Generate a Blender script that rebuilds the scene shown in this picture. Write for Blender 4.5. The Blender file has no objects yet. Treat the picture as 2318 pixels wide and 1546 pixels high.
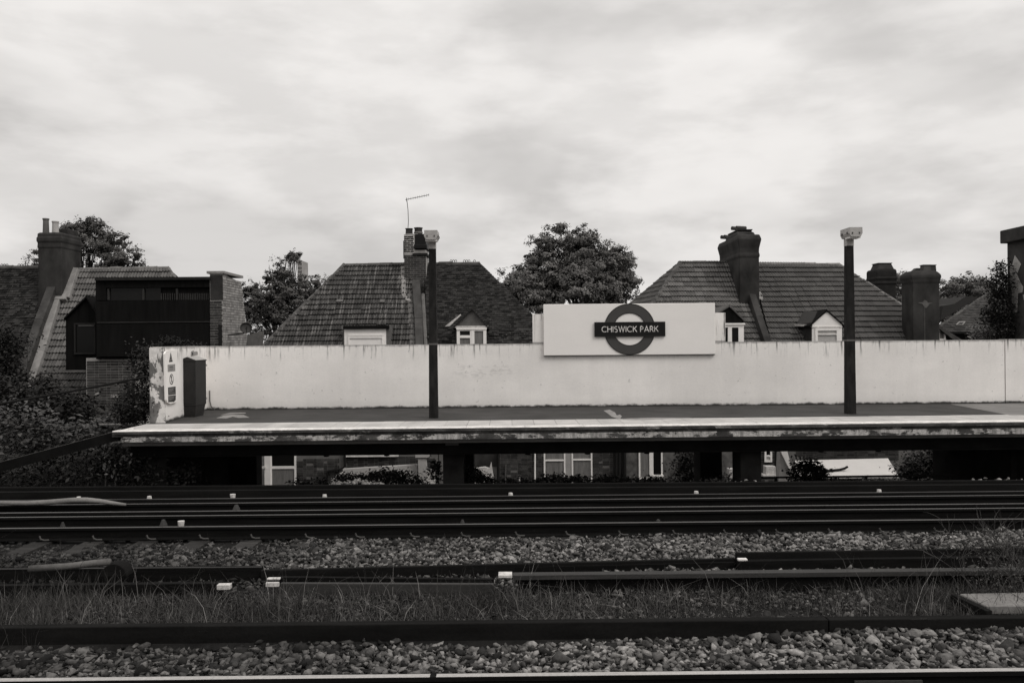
import bpy, bmesh, math, random
import numpy as np
from mathutils import Vector, Matrix

random.seed(7)
RNG = np.random.default_rng(11)
S = bpy.context.scene
COL = S.collection

# ------------------------------------------------------------------ camera, sky, sun, exposure
ZC = 2.42                       # eye height above the rail heads (rail head = 0, platform = 0.9)
FPX = 1803.0                    # focal length in pixels of the 2318 px wide photograph
PSI, RHO = -0.0049, 0.0082
_c, _s = math.cos(PSI), math.sin(PSI)
FWD = Vector((-_s, _c, 0)); R0 = Vector((_c, _s, 0)); U0 = Vector((0, 0, 1))
RGT = R0 * math.cos(RHO) - U0 * math.sin(RHO)
UPV = R0 * math.sin(RHO) + U0 * math.cos(RHO)
cam_d = bpy.data.cameras.new('camera'); cam = bpy.data.objects.new('camera', cam_d); COL.objects.link(cam)
cam_d.sensor_width = 36.0; cam_d.lens = FPX / 2318 * 36.0
cam_d.clip_start = 0.1; cam_d.clip_end = 6000
cam.matrix_world = Matrix(((RGT.x, UPV.x, -FWD.x, 0), (RGT.y, UPV.y, -FWD.y, 0), (RGT.z, UPV.z, -FWD.z, ZC), (0, 0, 0, 1)))
S.camera = cam

SUN_EL, SUN_AZ = math.radians(46), math.radians(126)      # azimuth clockwise from +Y: behind the camera, to the right
W = bpy.data.worlds.new('World'); S.world = W; W.use_nodes = True
def sky():
    nt = W.node_tree; N = nt.nodes; L = nt.links; N.clear()
    out = N.new('ShaderNodeOutputWorld'); bg = N.new('ShaderNodeBackground'); bg.inputs['Strength'].default_value = 0.1
    L.new(bg.outputs[0], out.inputs[0])
    st = N.new('ShaderNodeTexSky'); st.sky_type = 'NISHITA'; st.sun_disc = False
    st.sun_elevation = SUN_EL; st.sun_rotation = SUN_AZ
    bw = N.new('ShaderNodeRGBToBW'); L.new(st.outputs[0], bw.inputs[0])
    tc = N.new('ShaderNodeTexCoord'); sp = N.new('ShaderNodeSeparateXYZ'); L.new(tc.outputs['Generated'], sp.inputs[0])
    def m(op, a, b=None, clamp=False):
        n = N.new('ShaderNodeMath'); n.operation = op; n.use_clamp = clamp
        for i, v in enumerate((a, b)):
            if v is None: continue
            if isinstance(v, (int, float)): n.inputs[i].default_value = v
            else: L.new(v, n.inputs[i])
        return n.outputs[0]
    az = m('ABSOLUTE', sp.outputs[2]); zz = m('ADD', az, 0.19)
    cb = N.new('ShaderNodeCombineXYZ')
    L.new(m('DIVIDE', sp.outputs[0], zz), cb.inputs[0]); L.new(m('DIVIDE', sp.outputs[1], zz), cb.inputs[1])
    def noise(scale, detail, off, dist=0.0, rough=0.55):
        mp = N.new('ShaderNodeMapping'); mp.inputs['Location'].default_value = off; mp.inputs['Scale'].default_value = scale
        L.new(cb.outputs[0], mp.inputs[0])
        n = N.new('ShaderNodeTexNoise'); n.inputs['Scale'].default_value = 1.0; n.inputs['Detail'].default_value = detail
        n.inputs['Roughness'].default_value = rough; n.inputs['Distortion'].default_value = dist
        L.new(mp.outputs[0], n.inputs['Vector']); return n.outputs[0]
    def ramp(v, lo, hi, a0, a1):
        n = N.new('ShaderNodeMapRange'); n.interpolation_type = 'SMOOTHSTEP'
        n.inputs[1].default_value = lo; n.inputs[2].default_value = hi; n.inputs[3].default_value = a0; n.inputs[4].default_value = a1
        L.new(v, n.inputs[0]); return n.outputs[0]
    def dnoise(scale, detail, off, dist, rough=.5):          # lumps that keep their proportions down to the horizon
        mp = N.new('ShaderNodeMapping'); mp.inputs['Location'].default_value = off; mp.inputs['Scale'].default_value = scale
        L.new(tc.outputs['Generated'], mp.inputs[0])
        n = N.new('ShaderNodeTexNoise'); n.inputs['Scale'].default_value = 1.0; n.inputs['Detail'].default_value = detail
        n.inputs['Roughness'].default_value = rough; n.inputs['Distortion'].default_value = dist
        L.new(mp.outputs[0], n.inputs['Vector']); return n.outputs[0]
    a = noise((0.7, 1.0, 1), 4, (3.1, 1.7, 0), 0.0, 0.5)                       # wide veils
    b = dnoise((2.3, 2.3, 6.0), 5, (1.7, 4.4, 0.35), 0.1, .5)                     # big lumps
    c = dnoise((5.0, 5.0, 15.0), 6, (5.2, 0.4, 1.2), 0.1, .54)                 # small lumps
    ca = ramp(a, 0.34, 0.60, -0.35, 0.10); cb_ = ramp(b, 0.38, 0.58, -1.35, 0.42); cc = ramp(c, 0.38, 0.60, -1.0, 0.40)
    low = ramp(az, 0.05, 0.5, 1.0, 0.65)
    cloud = m('ADD', m('ADD', m('ADD', ca, cb_), m('MULTIPLY', cc, low)), 7.85)
    cloud = m('MULTIPLY', cloud, m('ADD', m('MULTIPLY', m('MULTIPLY', az, az), 0.95), 0.99))
    mix = m('ADD', m('MULTIPLY', m('MINIMUM', bw.outputs[0], 9.0), 0.05), m('MULTIPLY', cloud, 0.95))
    vs = N.new('ShaderNodeVectorMath'); vs.operation = 'SCALE'; vs.inputs[0].default_value = (1.0, 0.972, 0.948)
    L.new(mix, vs.inputs['Scale']); L.new(vs.outputs[0], bg.inputs['Color'])
sky()
sun_d = bpy.data.lights.new('sun', 'SUN'); sun = bpy.data.objects.new('sun', sun_d); COL.objects.link(sun)
sun_d.energy = 1.5; sun_d.angle = math.radians(25); sun_d.color = (1.0, 0.97, 0.935)
sd = Vector((math.sin(SUN_AZ) * math.cos(SUN_EL), math.cos(SUN_AZ) * math.cos(SUN_EL), math.sin(SUN_EL)))
sun.rotation_euler = sd.to_track_quat('Z', 'Y').to_euler(); sun.location = (20, -20, 30)
S.view_settings.view_transform = 'Standard'; S.view_settings.look = 'None'
S.view_settings.exposure = 0.0; S.view_settings.gamma = 1.0; S.view_settings.use_curve_mapping = False
S.render.engine = 'CYCLES'
S.cycles.max_bounces = 6; S.cycles.use_denoising = True

# ------------------------------------------------------------------ survey helpers: where a sight line of the photograph meets a plane
ORG = Vector((0, 0, ZC))
def ray(px, py): return FWD * FPX + RGT * (px - 1159) + UPV * (773 - py)
def P(px, py, Y): d = ray(px, py); return ORG + d * (Y / d.y)
def PX(px, py, X): d = ray(px, py); return ORG + d * (X / d.x)
def PZ(px, py, z): d = ray(px, py); return ORG + d * ((z - ZC) / d.z)
def PN(px, py, p0, n): d = ray(px, py); return ORG + d * ((p0 - ORG).dot(n) / d.dot(n))
_F, _R, _U = (np.array(v) for v in (FWD, RGT, UPV))
def Pv(px, py, Y):
    d = _F[None] * FPX + _R[None] * (px - 1159)[:, None] + _U[None] * (773 - py)[:, None]
    return np.array(ORG)[None] + d * (Y / d[:, 1])[:, None]

# ------------------------------------------------------------------ materials
TINT = (1.0, 0.968, 0.935)
class NT:
    def __init__(s, name):
        s.m = bpy.data.materials.new(name); s.m.use_nodes = True
        s.t = s.m.node_tree; s.N = s.t.nodes; s.L = s.t.links
        s.b = s.N['Principled BSDF']
        s.geo = s.N.new('ShaderNodeNewGeometry'); s.pos = s.geo.outputs['Position']
        s.sep = None
    def put(s, v, i):
        if isinstance(v, (int, float)): i.default_value = v
        elif isinstance(v, tuple): i.default_value = v
        else: s.L.new(v, i)
    def math(s, op, a, b=None, clamp=False):
        n = s.N.new('ShaderNodeMath'); n.operation = op; n.use_clamp = clamp; s.put(a, n.inputs[0])
        if b is not None: s.put(b, n.inputs[1])
        return n.outputs[0]
    def noise(s, scale=(1, 1, 1), detail=5, rough=0.6, off=(0, 0, 0), dist=0.0):
        mp = s.N.new('ShaderNodeMapping'); mp.inputs['Scale'].default_value = scale; mp.inputs['Location'].default_value = off
        s.L.new(s.pos, mp.inputs[0])
        n = s.N.new('ShaderNodeTexNoise'); n.inputs['Scale'].default_value = 1; n.inputs['Detail'].default_value = detail
        n.inputs['Roughness'].default_value = rough; n.inputs['Distortion'].default_value = dist
        s.L.new(mp.outputs[0], n.inputs['Vector']); return n.outputs[0]
    def ramp(s, v, lo, hi, a=0.0, b=1.0, smooth=True):
        n = s.N.new('ShaderNodeMapRange'); n.interpolation_type = 'SMOOTHSTEP' if smooth else 'LINEAR'
        s.put(v, n.inputs[0]); n.inputs[1].default_value = lo; n.inputs[2].default_value = hi
        n.inputs[3].default_value = a; n.inputs[4].default_value = b; return n.outputs[0]
    def mixv(s, f, a, b):            # scalar mix
        return s.math('ADD', s.math('MULTIPLY', s.math('SUBTRACT', 1.0, f), a), s.math('MULTIPLY', f, b))
    def xyz(s, i):
        if s.sep is None:
            s.sep = s.N.new('ShaderNodeSeparateXYZ'); s.L.new(s.pos, s.sep.inputs[0])
        return s.sep.outputs[i]
    def finish(s, val, rough=0.85, spec=0.3, metal=0.0, bump=None, bstr=0.3, bdist=0.01):
        vs = s.N.new('ShaderNodeVectorMath'); vs.operation = 'SCALE'; vs.inputs[0].default_value = TINT
        s.put(val, vs.inputs['Scale']); s.L.new(vs.outputs[0], s.b.inputs['Base Color'])
        s.put(rough, s.b.inputs['Roughness']); s.b.inputs['Specular IOR Level'].default_value = spec
        s.b.inputs['Metallic'].default_value = metal
        if bump is not None:
            bn = s.N.new('ShaderNodeBump'); bn.inputs['Strength'].default_value = bstr; bn.inputs['Distance'].default_value = bdist
            s.L.new(bump, bn.inputs['Height']); s.L.new(bn.outputs[0], s.b.inputs['Normal'])
        return s.m
def M(name, v, var=0.3, scale=(3, 3, 3), rough=0.85, spec=0.1, metal=0.0, rnd=0.0, isl=0.0, fine=(40, 40, 40), bstr=0.25, bdist=0.01, detail=6, famp=.15):
    t = NT(name)
    a = t.ramp(t.noise(scale, detail), 0.3, 0.7, 1 - var, 1 + var, False)
    f = t.noise(fine, 3, 0.6, (5, 2, 1))
    val = t.math('MULTIPLY', a, v)
    val = t.math('MULTIPLY', val, t.ramp(f, 0.3, 0.7, 1 - famp, 1 + famp, False))
    if rnd:
        oi = t.N.new('ShaderNodeObjectInfo'); val = t.math('MULTIPLY', val, t.ramp(oi.outputs['Random'], 0, 1, 1 - rnd, 1 + rnd, False))
    if isl:
        val = t.math('MULTIPLY', val, t.ramp(t.geo.outputs['Random Per Island'], 0, 1, 1 - isl, 1 + isl, False))
    return t.finish(val, rough, spec, metal, f, bstr, bdist)

mat = {}
mat['earth'] = M('earth', 0.03, 0.4, (1, 1, 1))
mat['bed'] = M('track_bed', 0.010, 0.4, (4, 4, 4))
def stone_mat(name, lo, hi, left_shade=True):
    t = NT(name); r = t.geo.outputs['Random Per Island']
    v = t.math('POWER', r, 1.9); v = t.math('ADD', t.math('MULTIPLY', v, hi - lo), lo)
    n = t.noise((30, 30, 30), 5); v = t.math('MULTIPLY', v, t.ramp(n, 0.3, 0.7, 0.55, 1.35, False))
    g = t.noise((0.5, 0.9, 0.3), 4, 0.6, (2.2, 0.4, 0)); v = t.math('MULTIPLY', v, t.ramp(g, 0.35, 0.65, 0.7, 1.15))
    # vignette shade painted into the stone colour, deeper towards the left
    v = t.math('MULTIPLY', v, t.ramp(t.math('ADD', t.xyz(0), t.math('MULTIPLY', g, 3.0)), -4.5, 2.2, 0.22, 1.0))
    return t.finish(v, 0.9, 0.2, 0, n, 0.4, 0.006)
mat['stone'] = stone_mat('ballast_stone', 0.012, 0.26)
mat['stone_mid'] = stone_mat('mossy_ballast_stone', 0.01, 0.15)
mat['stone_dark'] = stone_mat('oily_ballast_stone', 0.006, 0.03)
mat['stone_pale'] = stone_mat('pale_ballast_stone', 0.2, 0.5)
mat['rust'] = M('rusty_rail_steel', 0.0065, 0.4, (2, 20, 20), 0.8, 0.05)
mat['rust_light'] = M('weathered_conductor_steel', 0.031, 0.3, (1.5, 20, 20), 0.7, 0.2)
mat['polish'] = M('polished_rail_head', 0.42, 0.12, (1, 40, 40), 0.38, 0.5, 0.55, bstr=0.05)
mat['polish_dull'] = M('dull_rail_head', 0.075, 0.25, (1, 40, 40), 0.45, 0.5, 0.3, bstr=0.05)
mat['sleeper'] = M('weathered_timber', 0.034, 0.35, (3, 20, 20), 0.85, rnd=0.3)
mat['board'] = M('tarred_timber_board', 0.0085, 0.35, (1.2, 9, 9), 0.85, 0.05)
mat['white'] = M('white_paint', 0.60, 0.25, (7, 7, 7), 0.75)
mat['white_old'] = M('weathered_white_paint', 0.5, 0.3, (14, 14, 14), 0.8)
mat['pale_sheet'] = M('pale_roof_sheet', 0.55, 0.08, (1, 1, 1), 0.7, famp=.04)
mat['pvc'] = M('white_window_frame', 0.78, 0.05, (3, 3, 3), 0.45, famp=.04)
mat['grey_paint'] = M('grey_painted_timber', 0.3, 0.1)
mat['pale_grey'] = M('pale_grey_render', 0.36, 0.15, (2, 2, 2))
mat['clip'] = M('rail_clip_steel', 0.06, 0.2, rough=0.6)
mat['asphalt'] = M('platform_asphalt', 0.050, 0.25, (1.2, 1.2, 1.2), 0.92, fine=(90, 90, 90))
mat['patch'] = M('pale_mortar_patch', 0.23, 0.25, (6, 6, 6), 0.9)
mat['concrete'] = M('plain_concrete', 0.17, 0.2, (2, 2, 2), 0.9)
mat['coping'] = M('pale_coping_stone', 0.40, 0.2, (2, 2, 2), 0.85, rnd=0.07)
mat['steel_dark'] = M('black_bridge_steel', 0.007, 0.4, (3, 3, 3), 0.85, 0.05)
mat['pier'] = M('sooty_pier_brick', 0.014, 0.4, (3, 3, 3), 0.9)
mat['post'] = M('dark_lamp_post_concrete', 0.018, 0.45, (9, 9, 3), 0.85, 0.08)
mat['lamp'] = M('grey_lamp_housing', 0.36, 0.08, (3, 3, 3), 0.5)
mat['lamp_dark'] = M('lamp_clip_metal', 0.08, 0.1)
mat['lens'] = M('lamp_lens', 0.6, 0.05, rough=0.25, spec=0.5)
mat['cab'] = M('dark_cabinet_paint', 0.024, 0.25, (2, 2, 2), 0.6, 0.12)
mat['cab_lid'] = M('cabinet_lid_paint', 0.30, 0.15, (4, 4, 4), 0.6)
mat['enamel_black'] = M('dark_enamel', 0.009, 0.1, rough=0.5, spec=0.15, bstr=0.02, famp=.04)
mat['enamel_ring'] = M('grey_ring_enamel', 0.056, 0.06, rough=0.5, spec=0.15, bstr=0.02, famp=.04)
mat['enamel_white'] = M('white_sign_enamel', 0.76, 0.025, (1.2, 1.2, 2.5), rough=0.6, fine=(30, 30, 30), bstr=0.02, famp=.015)
mat['sign_grey'] = M('grey_label_print', 0.26, 0.05)
mat['sign_dark'] = M('dark_sign_print', 0.05, 0.1)
mat['glass'] = M('dark_window_glass', 0.008, 0.1, rough=0.12, spec=0.12, bstr=0.0)
mat['curtain'] = M('net_curtain', 0.15, 0.25, (14, 14, 1.5), 0.9)
mat['blind'] = M('pale_blind', 0.4, 0.08)
mat['mortar'] = M('pale_mortar', 0.30, 0.2, (5, 5, 5))
mat['mortar_dark'] = M('grimy_mortar', 0.13, 0.2, (5, 5, 5))
mat['mortar_white'] = M('fresh_white_mortar', 0.55, 0.2, (8, 8, 8))
mat['brick'] = M('stock_brick', 0.047, 0.3, (5, 5, 5), rnd=0.45)
mat['brick_pale'] = M('pale_flank_brick', 0.24, 0.25, (5, 5, 5), rnd=0.3)
mat['brick_dark'] = M('sooty_brick', 0.028, 0.3, (5, 5, 5), rnd=0.4)
mat['render_dark'] = M('dark_cement_render', 0.034, 0.55, (1.8, 1.8, 1.1))
mat['render_mid'] = M('grey_cement_render', 0.105, 0.35, (3, 3, 3))
mat['mottled'] = M('mottled_grey_render', 0.10, 0.5, (4, 4, 4))
mat['flash'] = M('pale_cement_flashing', 0.22, 0.25, (4, 4, 4))
mat['coping_dark'] = M('dark_cement_coping', 0.05, 0.4, (2.5, 2.5, 2.5))
mat['flash_mid'] = M('grey_cement_fillet', 0.11, 0.3, (4, 4, 4))
mat['boards'] = M('black_stained_boards', 0.007, 0.35, (9, 9, 1.0), 0.8, 0.05)
mat['fascia_board'] = M('dark_fascia_board', 0.02, 0.25)
mat['slat'] = M('dark_louvre_slat', 0.035, 0.2)
mat['pot_dark'] = M('sooty_clay_pot', 0.05, 0.3, rnd=0.3)
mat['pot_grey'] = M('grey_clay_pot', 0.11, 0.2)
mat['pot_pale'] = M('pale_clay_pot', 0.36, 0.15)
mat['pipe'] = M('black_cast_iron_pipe', 0.014, 0.2)
mat['dish'] = M('dark_dish', 0.04, 0.2)
mat['tower'] = M('far_tower_concrete', 0.3, 0.2, (0.3, 0.3, 0.3))
mat['aerial'] = M('aerial_metal', 0.06, 0.1)
def tile_mat(name, v, light, streak=True, thr=(0.54, 0.72), rnd=0.28):
    t = NT(name)
    oi = t.N.new('ShaderNodeObjectInfo')
    r = t.math('FRACT', t.math('ADD', oi.outputs['Random'], t.geo.outputs['Random Per Island']))
    val = t.math('MULTIPLY', t.ramp(r, 0, 1, 1 - rnd, 1 + rnd, False), v)
    lich_rib = t.ramp(t.noise((15, 1.0, 1.0) if streak else (7, 7, 7), 5, 0.7), thr[0], thr[1])  # lichen; its narrow streaks also paint in the ribs' light and dark
    big = t.ramp(t.noise((0.7, 0.7, 0.7), 3), 0.35, 0.6, .3, 1.0)
    val = t.mixv(t.math('MULTIPLY', lich_rib, big), val, light)
    spots = t.ramp(t.noise((26, 26, 26), 2, 0.5, (3, 3, 3)), 0.70, 0.76)
    val = t.mixv(t.math('MULTIPLY', spots, 0.7), val, light * 1.8)
    f = t.noise((50, 50, 50), 3)
    val = t.math('MULTIPLY', val, t.ramp(f, 0.3, 0.7, 0.8, 1.2, False))
    return t.finish(val, 0.9, 0.1, 0, f, 0.3, 0.006)
mat['tile_old'] = tile_mat('lichened_concrete_tile', 0.042, 0.16, thr=(0.47, 0.66))
mat['tile_grey'] = tile_mat('grey_concrete_tile', 0.105, 0.18)
mat['tile_new'] = tile_mat('smooth_concrete_tile', 0.078, 0.125, thr=(0.52, 0.78), rnd=0.16)
mat['tile_plain'] = tile_mat('mossy_plain_tile', 0.022, 0.10, False, (0.57, 0.72), 0.6)
mat['tile_small'] = tile_mat('dark_small_tile', 0.05, 0.12, False, (0.62, 0.8), 0.35)
mat['ridge'] = M('ridge_tile_mortar', 0.075, 0.45, (5, 5, 5), rnd=0.2)
mat['ridge_pale'] = M('pale_ridge_tile', 0.16, 0.3, (6, 6, 6), rnd=0.2)
mat['roof_under'] = M('roof_felt', 0.02, 0.2)

def white_wall():
    t = NT('white_painted_render')
    z = t.xyz(2)
    val = t.ramp(t.noise((0.9, 0.9, 0.9), 5), 0.3, 0.7, 0.735, 0.805, False)
    drip = t.ramp(t.noise((16, 2.0, 0.8), 4, 0.7, (3, 0, 1)), 0.53, 0.66)
    nz = t.noise((2.2, 2.0, 0.2), 4, 0.6, (9, 0, 0))
    top = t.ramp(t.math('ADD', z, t.math('MULTIPLY', nz, 0.5)), 2.22, 2.60)
    val = t.mixv(t.math('MULTIPLY', t.math('MULTIPLY', drip, top), 0.85), val, 0.07)
    edge = t.ramp(t.math('ADD', z, t.math('MULTIPLY', t.noise((8, 3, 8), 4), 0.09)), 2.355, 2.412)
    low = t.math('LESS_THAN', z, 2.40)
    val = t.mixv(t.math('MULTIPLY', t.math('MULTIPLY', edge, low), 0.6), val, 0.06)
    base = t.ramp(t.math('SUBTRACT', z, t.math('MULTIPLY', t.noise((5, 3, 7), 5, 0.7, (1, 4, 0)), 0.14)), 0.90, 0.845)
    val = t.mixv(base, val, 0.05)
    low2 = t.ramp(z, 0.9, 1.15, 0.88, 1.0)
    val = t.math('MULTIPLY', val, t.ramp(t.noise((2.6, 1, .35), 5, .65, (4, 2, 7)), .35, .65, .968, 1.02))
    val = t.math('MULTIPLY', val, t.ramp(t.noise((.45, 1, 1.1), 4, .6, (1, 8, 3)), .38, .6, .955, 1.02))
    spk = t.math('MULTIPLY', t.ramp(t.noise((11, 4, 9), 4, .6, (6, 6, 1)), .66, .72), .4)
    val = t.mixv(spk, val, .3)
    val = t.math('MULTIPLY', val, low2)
    # a scrubbed-off scrawl left of the sign
    dx = t.math('DIVIDE', t.math('ADD', t.xyz(0), 0.55), 0.85); dz = t.math('DIVIDE', t.math('SUBTRACT', z, 1.75), 0.22)
    d2 = t.math('ADD', t.math('MULTIPLY', dx, dx), t.math('MULTIPLY', dz, dz))
    sm = t.math('MULTIPLY', t.ramp(d2, 0.3, 1.0, 1.0, 0.0), t.ramp(t.noise((6, 6, 14), 4, 0.6, (1, 2, 0)), 0.48, 0.62))
    val = t.math('MULTIPLY', val, t.ramp(sm, 0, 1, 1.0, 0.84, False))
    f = t.noise((30, 30, 30), 4)
    val = t.math('MULTIPLY', val, t.ramp(f, 0.3, 0.7, 0.97, 1.03, False))
    b = t.math('ADD', t.noise((4, 4, 4), 4), t.math('MULTIPLY', f, 0.4))
    return t.finish(val, 0.85, 0.1, 0, b, 0.16, 0.015)
mat['wall'] = white_wall()
def peeling():
    t = NT('peeling_painted_render')
    n = t.noise((3.2, 3.2, 2.2), 6, 0.65, (0.3, 1.2, 4.1), 0.4)
    m = t.ramp(n, 0.50, 0.53)
    g = t.ramp(t.noise((2.5, 2.5, 1.2), 4, 0.6, (8, 1, 0)), 0.35, 0.65, 0.10, 0.22)
    val = t.mixv(m, g, 0.66)
    val = t.math('MULTIPLY', val, t.ramp(t.noise((14, 14, 14), 4), 0.3, 0.7, 0.8, 1.15, False))
    return t.finish(val, 0.9, 0.2, 0, n, 0.6, 0.02)
mat['peel'] = peeling()
def peel_pier():
    t = NT('patched_dark_render')
    n = t.noise((0.9, 1.6, 0.8), 4, 0.5, (6.1, 0.3, 0.2))
    m = t.ramp(n, 0.80, 0.82)
    val = t.mixv(m, t.ramp(t.noise((2, 2, 2), 5), 0.3, 0.7, 0.03, 0.062), 0.30)
    return t.finish(val, 0.9, 0.2, 0, n, 0.4, 0.02)
mat['pier_render'] = peel_pier()
def fascia(name, lo, hi, thr):
    t = NT(name)
    p = t.ramp(t.noise((2.4, 1, 5.0), 6, 0.75, (2, 0, 0)), thr, thr + 0.05)
    drip = t.ramp(t.noise((11, 1, 1.5), 5, 0.7, (4, 0, 2)), 0.42, 0.62)
    p = t.math('MULTIPLY', p, t.ramp(drip, 0, 1, 1.0, 0.45, False))
    d = t.ramp(t.noise((3, 3, 6), 5), 0.3, 0.7, lo * 0.5, lo * 1.6)
    val = t.mixv(p, d, hi)
    f = t.noise((35, 35, 35), 4)
    val = t.math('MULTIPLY', val, t.ramp(f, 0.3, 0.7, 0.7, 1.25, False))
    return t.finish(val, 0.9, 0.2, 0, f, 0.5, 0.02)
mat['fascia_lo'] = fascia('stained_concrete_lip', 0.055, 0.46, 0.47)
mat['fascia_hi'] = fascia('grimy_concrete_band', 0.055, 0.22, 0.56)
def leaf_mat(name, lo, hi, rough=0.55, spec=0.35, clump=True):
    t = NT(name)
    r = t.geo.outputs['Random Per Island']
    v = t.ramp(r, 0, 1, lo, hi, False)
    if clump: v = t.math('MULTIPLY', v, t.ramp(t.noise((1.1, 1.1, 1.1), 3), 0.3, 0.7, 0.6, 1.4, False))
    return t.finish(v, rough, spec)
mat['leaf'] = leaf_mat('tree_leaf', 0.10, 0.14, 0.7, 0.1)
mat['leaf_dark'] = leaf_mat('dark_tree_leaf', 0.066, 0.10, 0.7, 0.1)
mat['leaf_bramble'] = leaf_mat('bramble_leaf', 0.006, 0.08, 0.5, 0.25)
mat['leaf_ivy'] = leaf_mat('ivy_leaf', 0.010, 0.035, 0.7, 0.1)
mat['leaf_pale'] = leaf_mat('pale_shrub_leaf', 0.06, 0.2)
mat['grass'] = leaf_mat('dry_grass_blade', 0.018, 0.085, 0.8, 0.15)
mat['straw'] = leaf_mat('straw_stalk', 0.07, 0.26, 0.8, 0.15)
mat['bark'] = M('bark', 0.04, 0.4, (12, 12, 3))
mat['twig'] = M('bare_twig', 0.055, 0.3)

# ------------------------------------------------------------------ mesh helpers
class MB:
    def __init__(s): s.v = []; s.f = []
    def add(s, vs, fs):
        o = len(s.v); s.v += [tuple(v) for v in vs]; s.f += [tuple(i + o for i in f) for f in fs]; return s
    def box(s, x0, x1, y0, y1, z0, z1):
        return s.add([(x0, y0, z0), (x1, y0, z0), (x1, y1, z0), (x0, y1, z0), (x0, y0, z1), (x1, y0, z1), (x1, y1, z1), (x0, y1, z1)],
                     [(0, 3, 2, 1), (4, 5, 6, 7), (0, 1, 5, 4), (1, 2, 6, 5), (2, 3, 7, 6), (3, 0, 4, 7)])
    def prism(s, pts, ext):
        pts = [Vector(p) for p in pts]; e = Vector(ext); n = len(pts)
        nor = Vector((0, 0, 0))
        for i in range(n): nor += pts[i].cross(pts[(i + 1) % n])
        if nor.dot(e) > 0: pts.reverse()
        return s.add(pts + [p + e for p in pts], [tuple(range(n)), tuple(range(2 * n - 1, n - 1, -1))] +
                     [(i, i + n, (i + 1) % n + n, (i + 1) % n) for i in range(n)])
    def loft(s, a, b, cap=True):
        n = len(a)
        return s.add(list(a) + list(b), [(i, (i + 1) % n, (i + 1) % n + n, i + n) for i in range(n)] +
                     ([tuple(range(n - 1, -1, -1)), tuple(range(n, 2 * n))] if cap else []))
    def rings(s, rs):
        n = len(rs[0]); vs = [v for r in rs for v in r]; fs = []
        for k in range(len(rs) - 1):
            fs += [(k * n + i, k * n + (i + 1) % n, (k + 1) * n + (i + 1) % n, (k + 1) * n + i) for i in range(n)]
        fs += [tuple(range(n - 1, -1, -1)), tuple(range((len(rs) - 1) * n, len(rs) * n))]
        return s.add(vs, fs)
    def tube(s, pts, r, n=6):
        pts = [Vector(p) for p in pts]; rs = r if isinstance(r, (list, tuple)) else [r] * len(pts)
        R = []
        for i, p in enumerate(pts):
            d = (pts[min(i + 1, len(pts) - 1)] - pts[max(i - 1, 0)]).normalized()
            a = d.cross(Vector((0.13, 0.31, 0.94)) if abs(d.z) < 0.9 else Vector((1, 0, 0))).normalized(); b = d.cross(a)
            R.append([p + (a * math.cos(2 * math.pi * k / n) + b * math.sin(2 * math.pi * k / n)) * rs[i] for k in range(n)])
        return s.rings(R)
    def lathe(s, c, prof, n=12):
        return s.rings([[Vector((c[0] + r * math.cos(2 * math.pi * k / n), c[1] + r * math.sin(2 * math.pi * k / n), c[2] + z)) for k in range(n)] for r, z in prof])
    def sqlathe(s, c, prof):        # square section stack: (half x, half y, z)
        return s.rings([[Vector((c[0] + a * hx, c[1] + b * hy, c[2] + z)) for a, b in ((-1, -1), (1, -1), (1, 1), (-1, 1))] for hx, hy, z in prof])
    def pbox(s, x0, x1, y0, y1, Y, d, lift=0.0):     # the box whose front, at distance Y, fills this rectangle of the photograph
        xm, ym = (x0 + x1) / 2, (y0 + y1) / 2
        a, b = P(x0, ym, Y).x, P(x1, ym, Y).x; t, l = P(xm, y0, Y).z, P(xm, y1, Y).z
        return s.box(a, b, Y, Y + d, l, t)
    def mesh(s, name):
        me = bpy.data.meshes.new(name); me.from_pydata(s.v, [], s.f); me.update(); return me
    def build(s, name, m, parent=None, smooth=False, fix=True):
        me = s.mesh(name)
        if fix:
            bm = bmesh.new(); bm.from_mesh(me); bmesh.ops.recalc_face_normals(bm, faces=bm.faces); bm.to_mesh(me); bm.free()
        if smooth:
            for p in me.polygons: p.use_smooth = True
        return link(name, me, m, parent)
def link(name, me, m, parent=None):
    o = bpy.data.objects.new(name, me); COL.objects.link(o)
    if m is not None and not me.materials: me.materials.append(mat[m])
    if parent is not None: adopt(o, parent)
    return o
def root_loc(p):
    return Vector(p.location) if p.get('_root') else Vector((0, 0, 0))
def adopt(o, parent):
    o.parent = parent; o.matrix_parent_inverse = Matrix.Translation(-root_loc(parent))
def tag(o, label=None, cat=None, group=None, kind=None):
    if label: o['label'] = label
    if cat: o['category'] = cat
    if group: o['group'] = group
    if kind: o['kind'] = kind
    return o
def thing(name, label, cat, loc, group=None):
    o = bpy.data.objects.new(name, None); COL.objects.link(o); o.location = loc; o['_root'] = 1; o.empty_display_size = 0.2
    return tag(o, label, cat, group)
def np_obj(name, V, F, m, parent=None):
    me = bpy.data.meshes.new(name); V = np.asarray(V, np.float32); F = np.asarray(F, np.int32); k = F.shape[1]
    me.vertices.add(len(V)); me.vertices.foreach_set('co', V.ravel())
    me.loops.add(F.size); me.loops.foreach_set('vertex_index', F.ravel())
    me.polygons.add(len(F)); me.polygons.foreach_set('loop_start', np.arange(0, F.size, k, dtype=np.int32))
    me.polygons.foreach_set('loop_total', np.full(len(F), k, np.int32)); me.update(calc_edges=True)
    return link(name, me, m, parent)
def bevel(o, w=0.01, seg=1):
    bm = bmesh.new(); bm.from_mesh(o.data)
    bmesh.ops.bevel(bm, geom=list(bm.edges), offset=w, segments=seg, affect='EDGES', clamp_overlap=True); bm.to_mesh(o.data); bm.free(); return o

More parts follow.
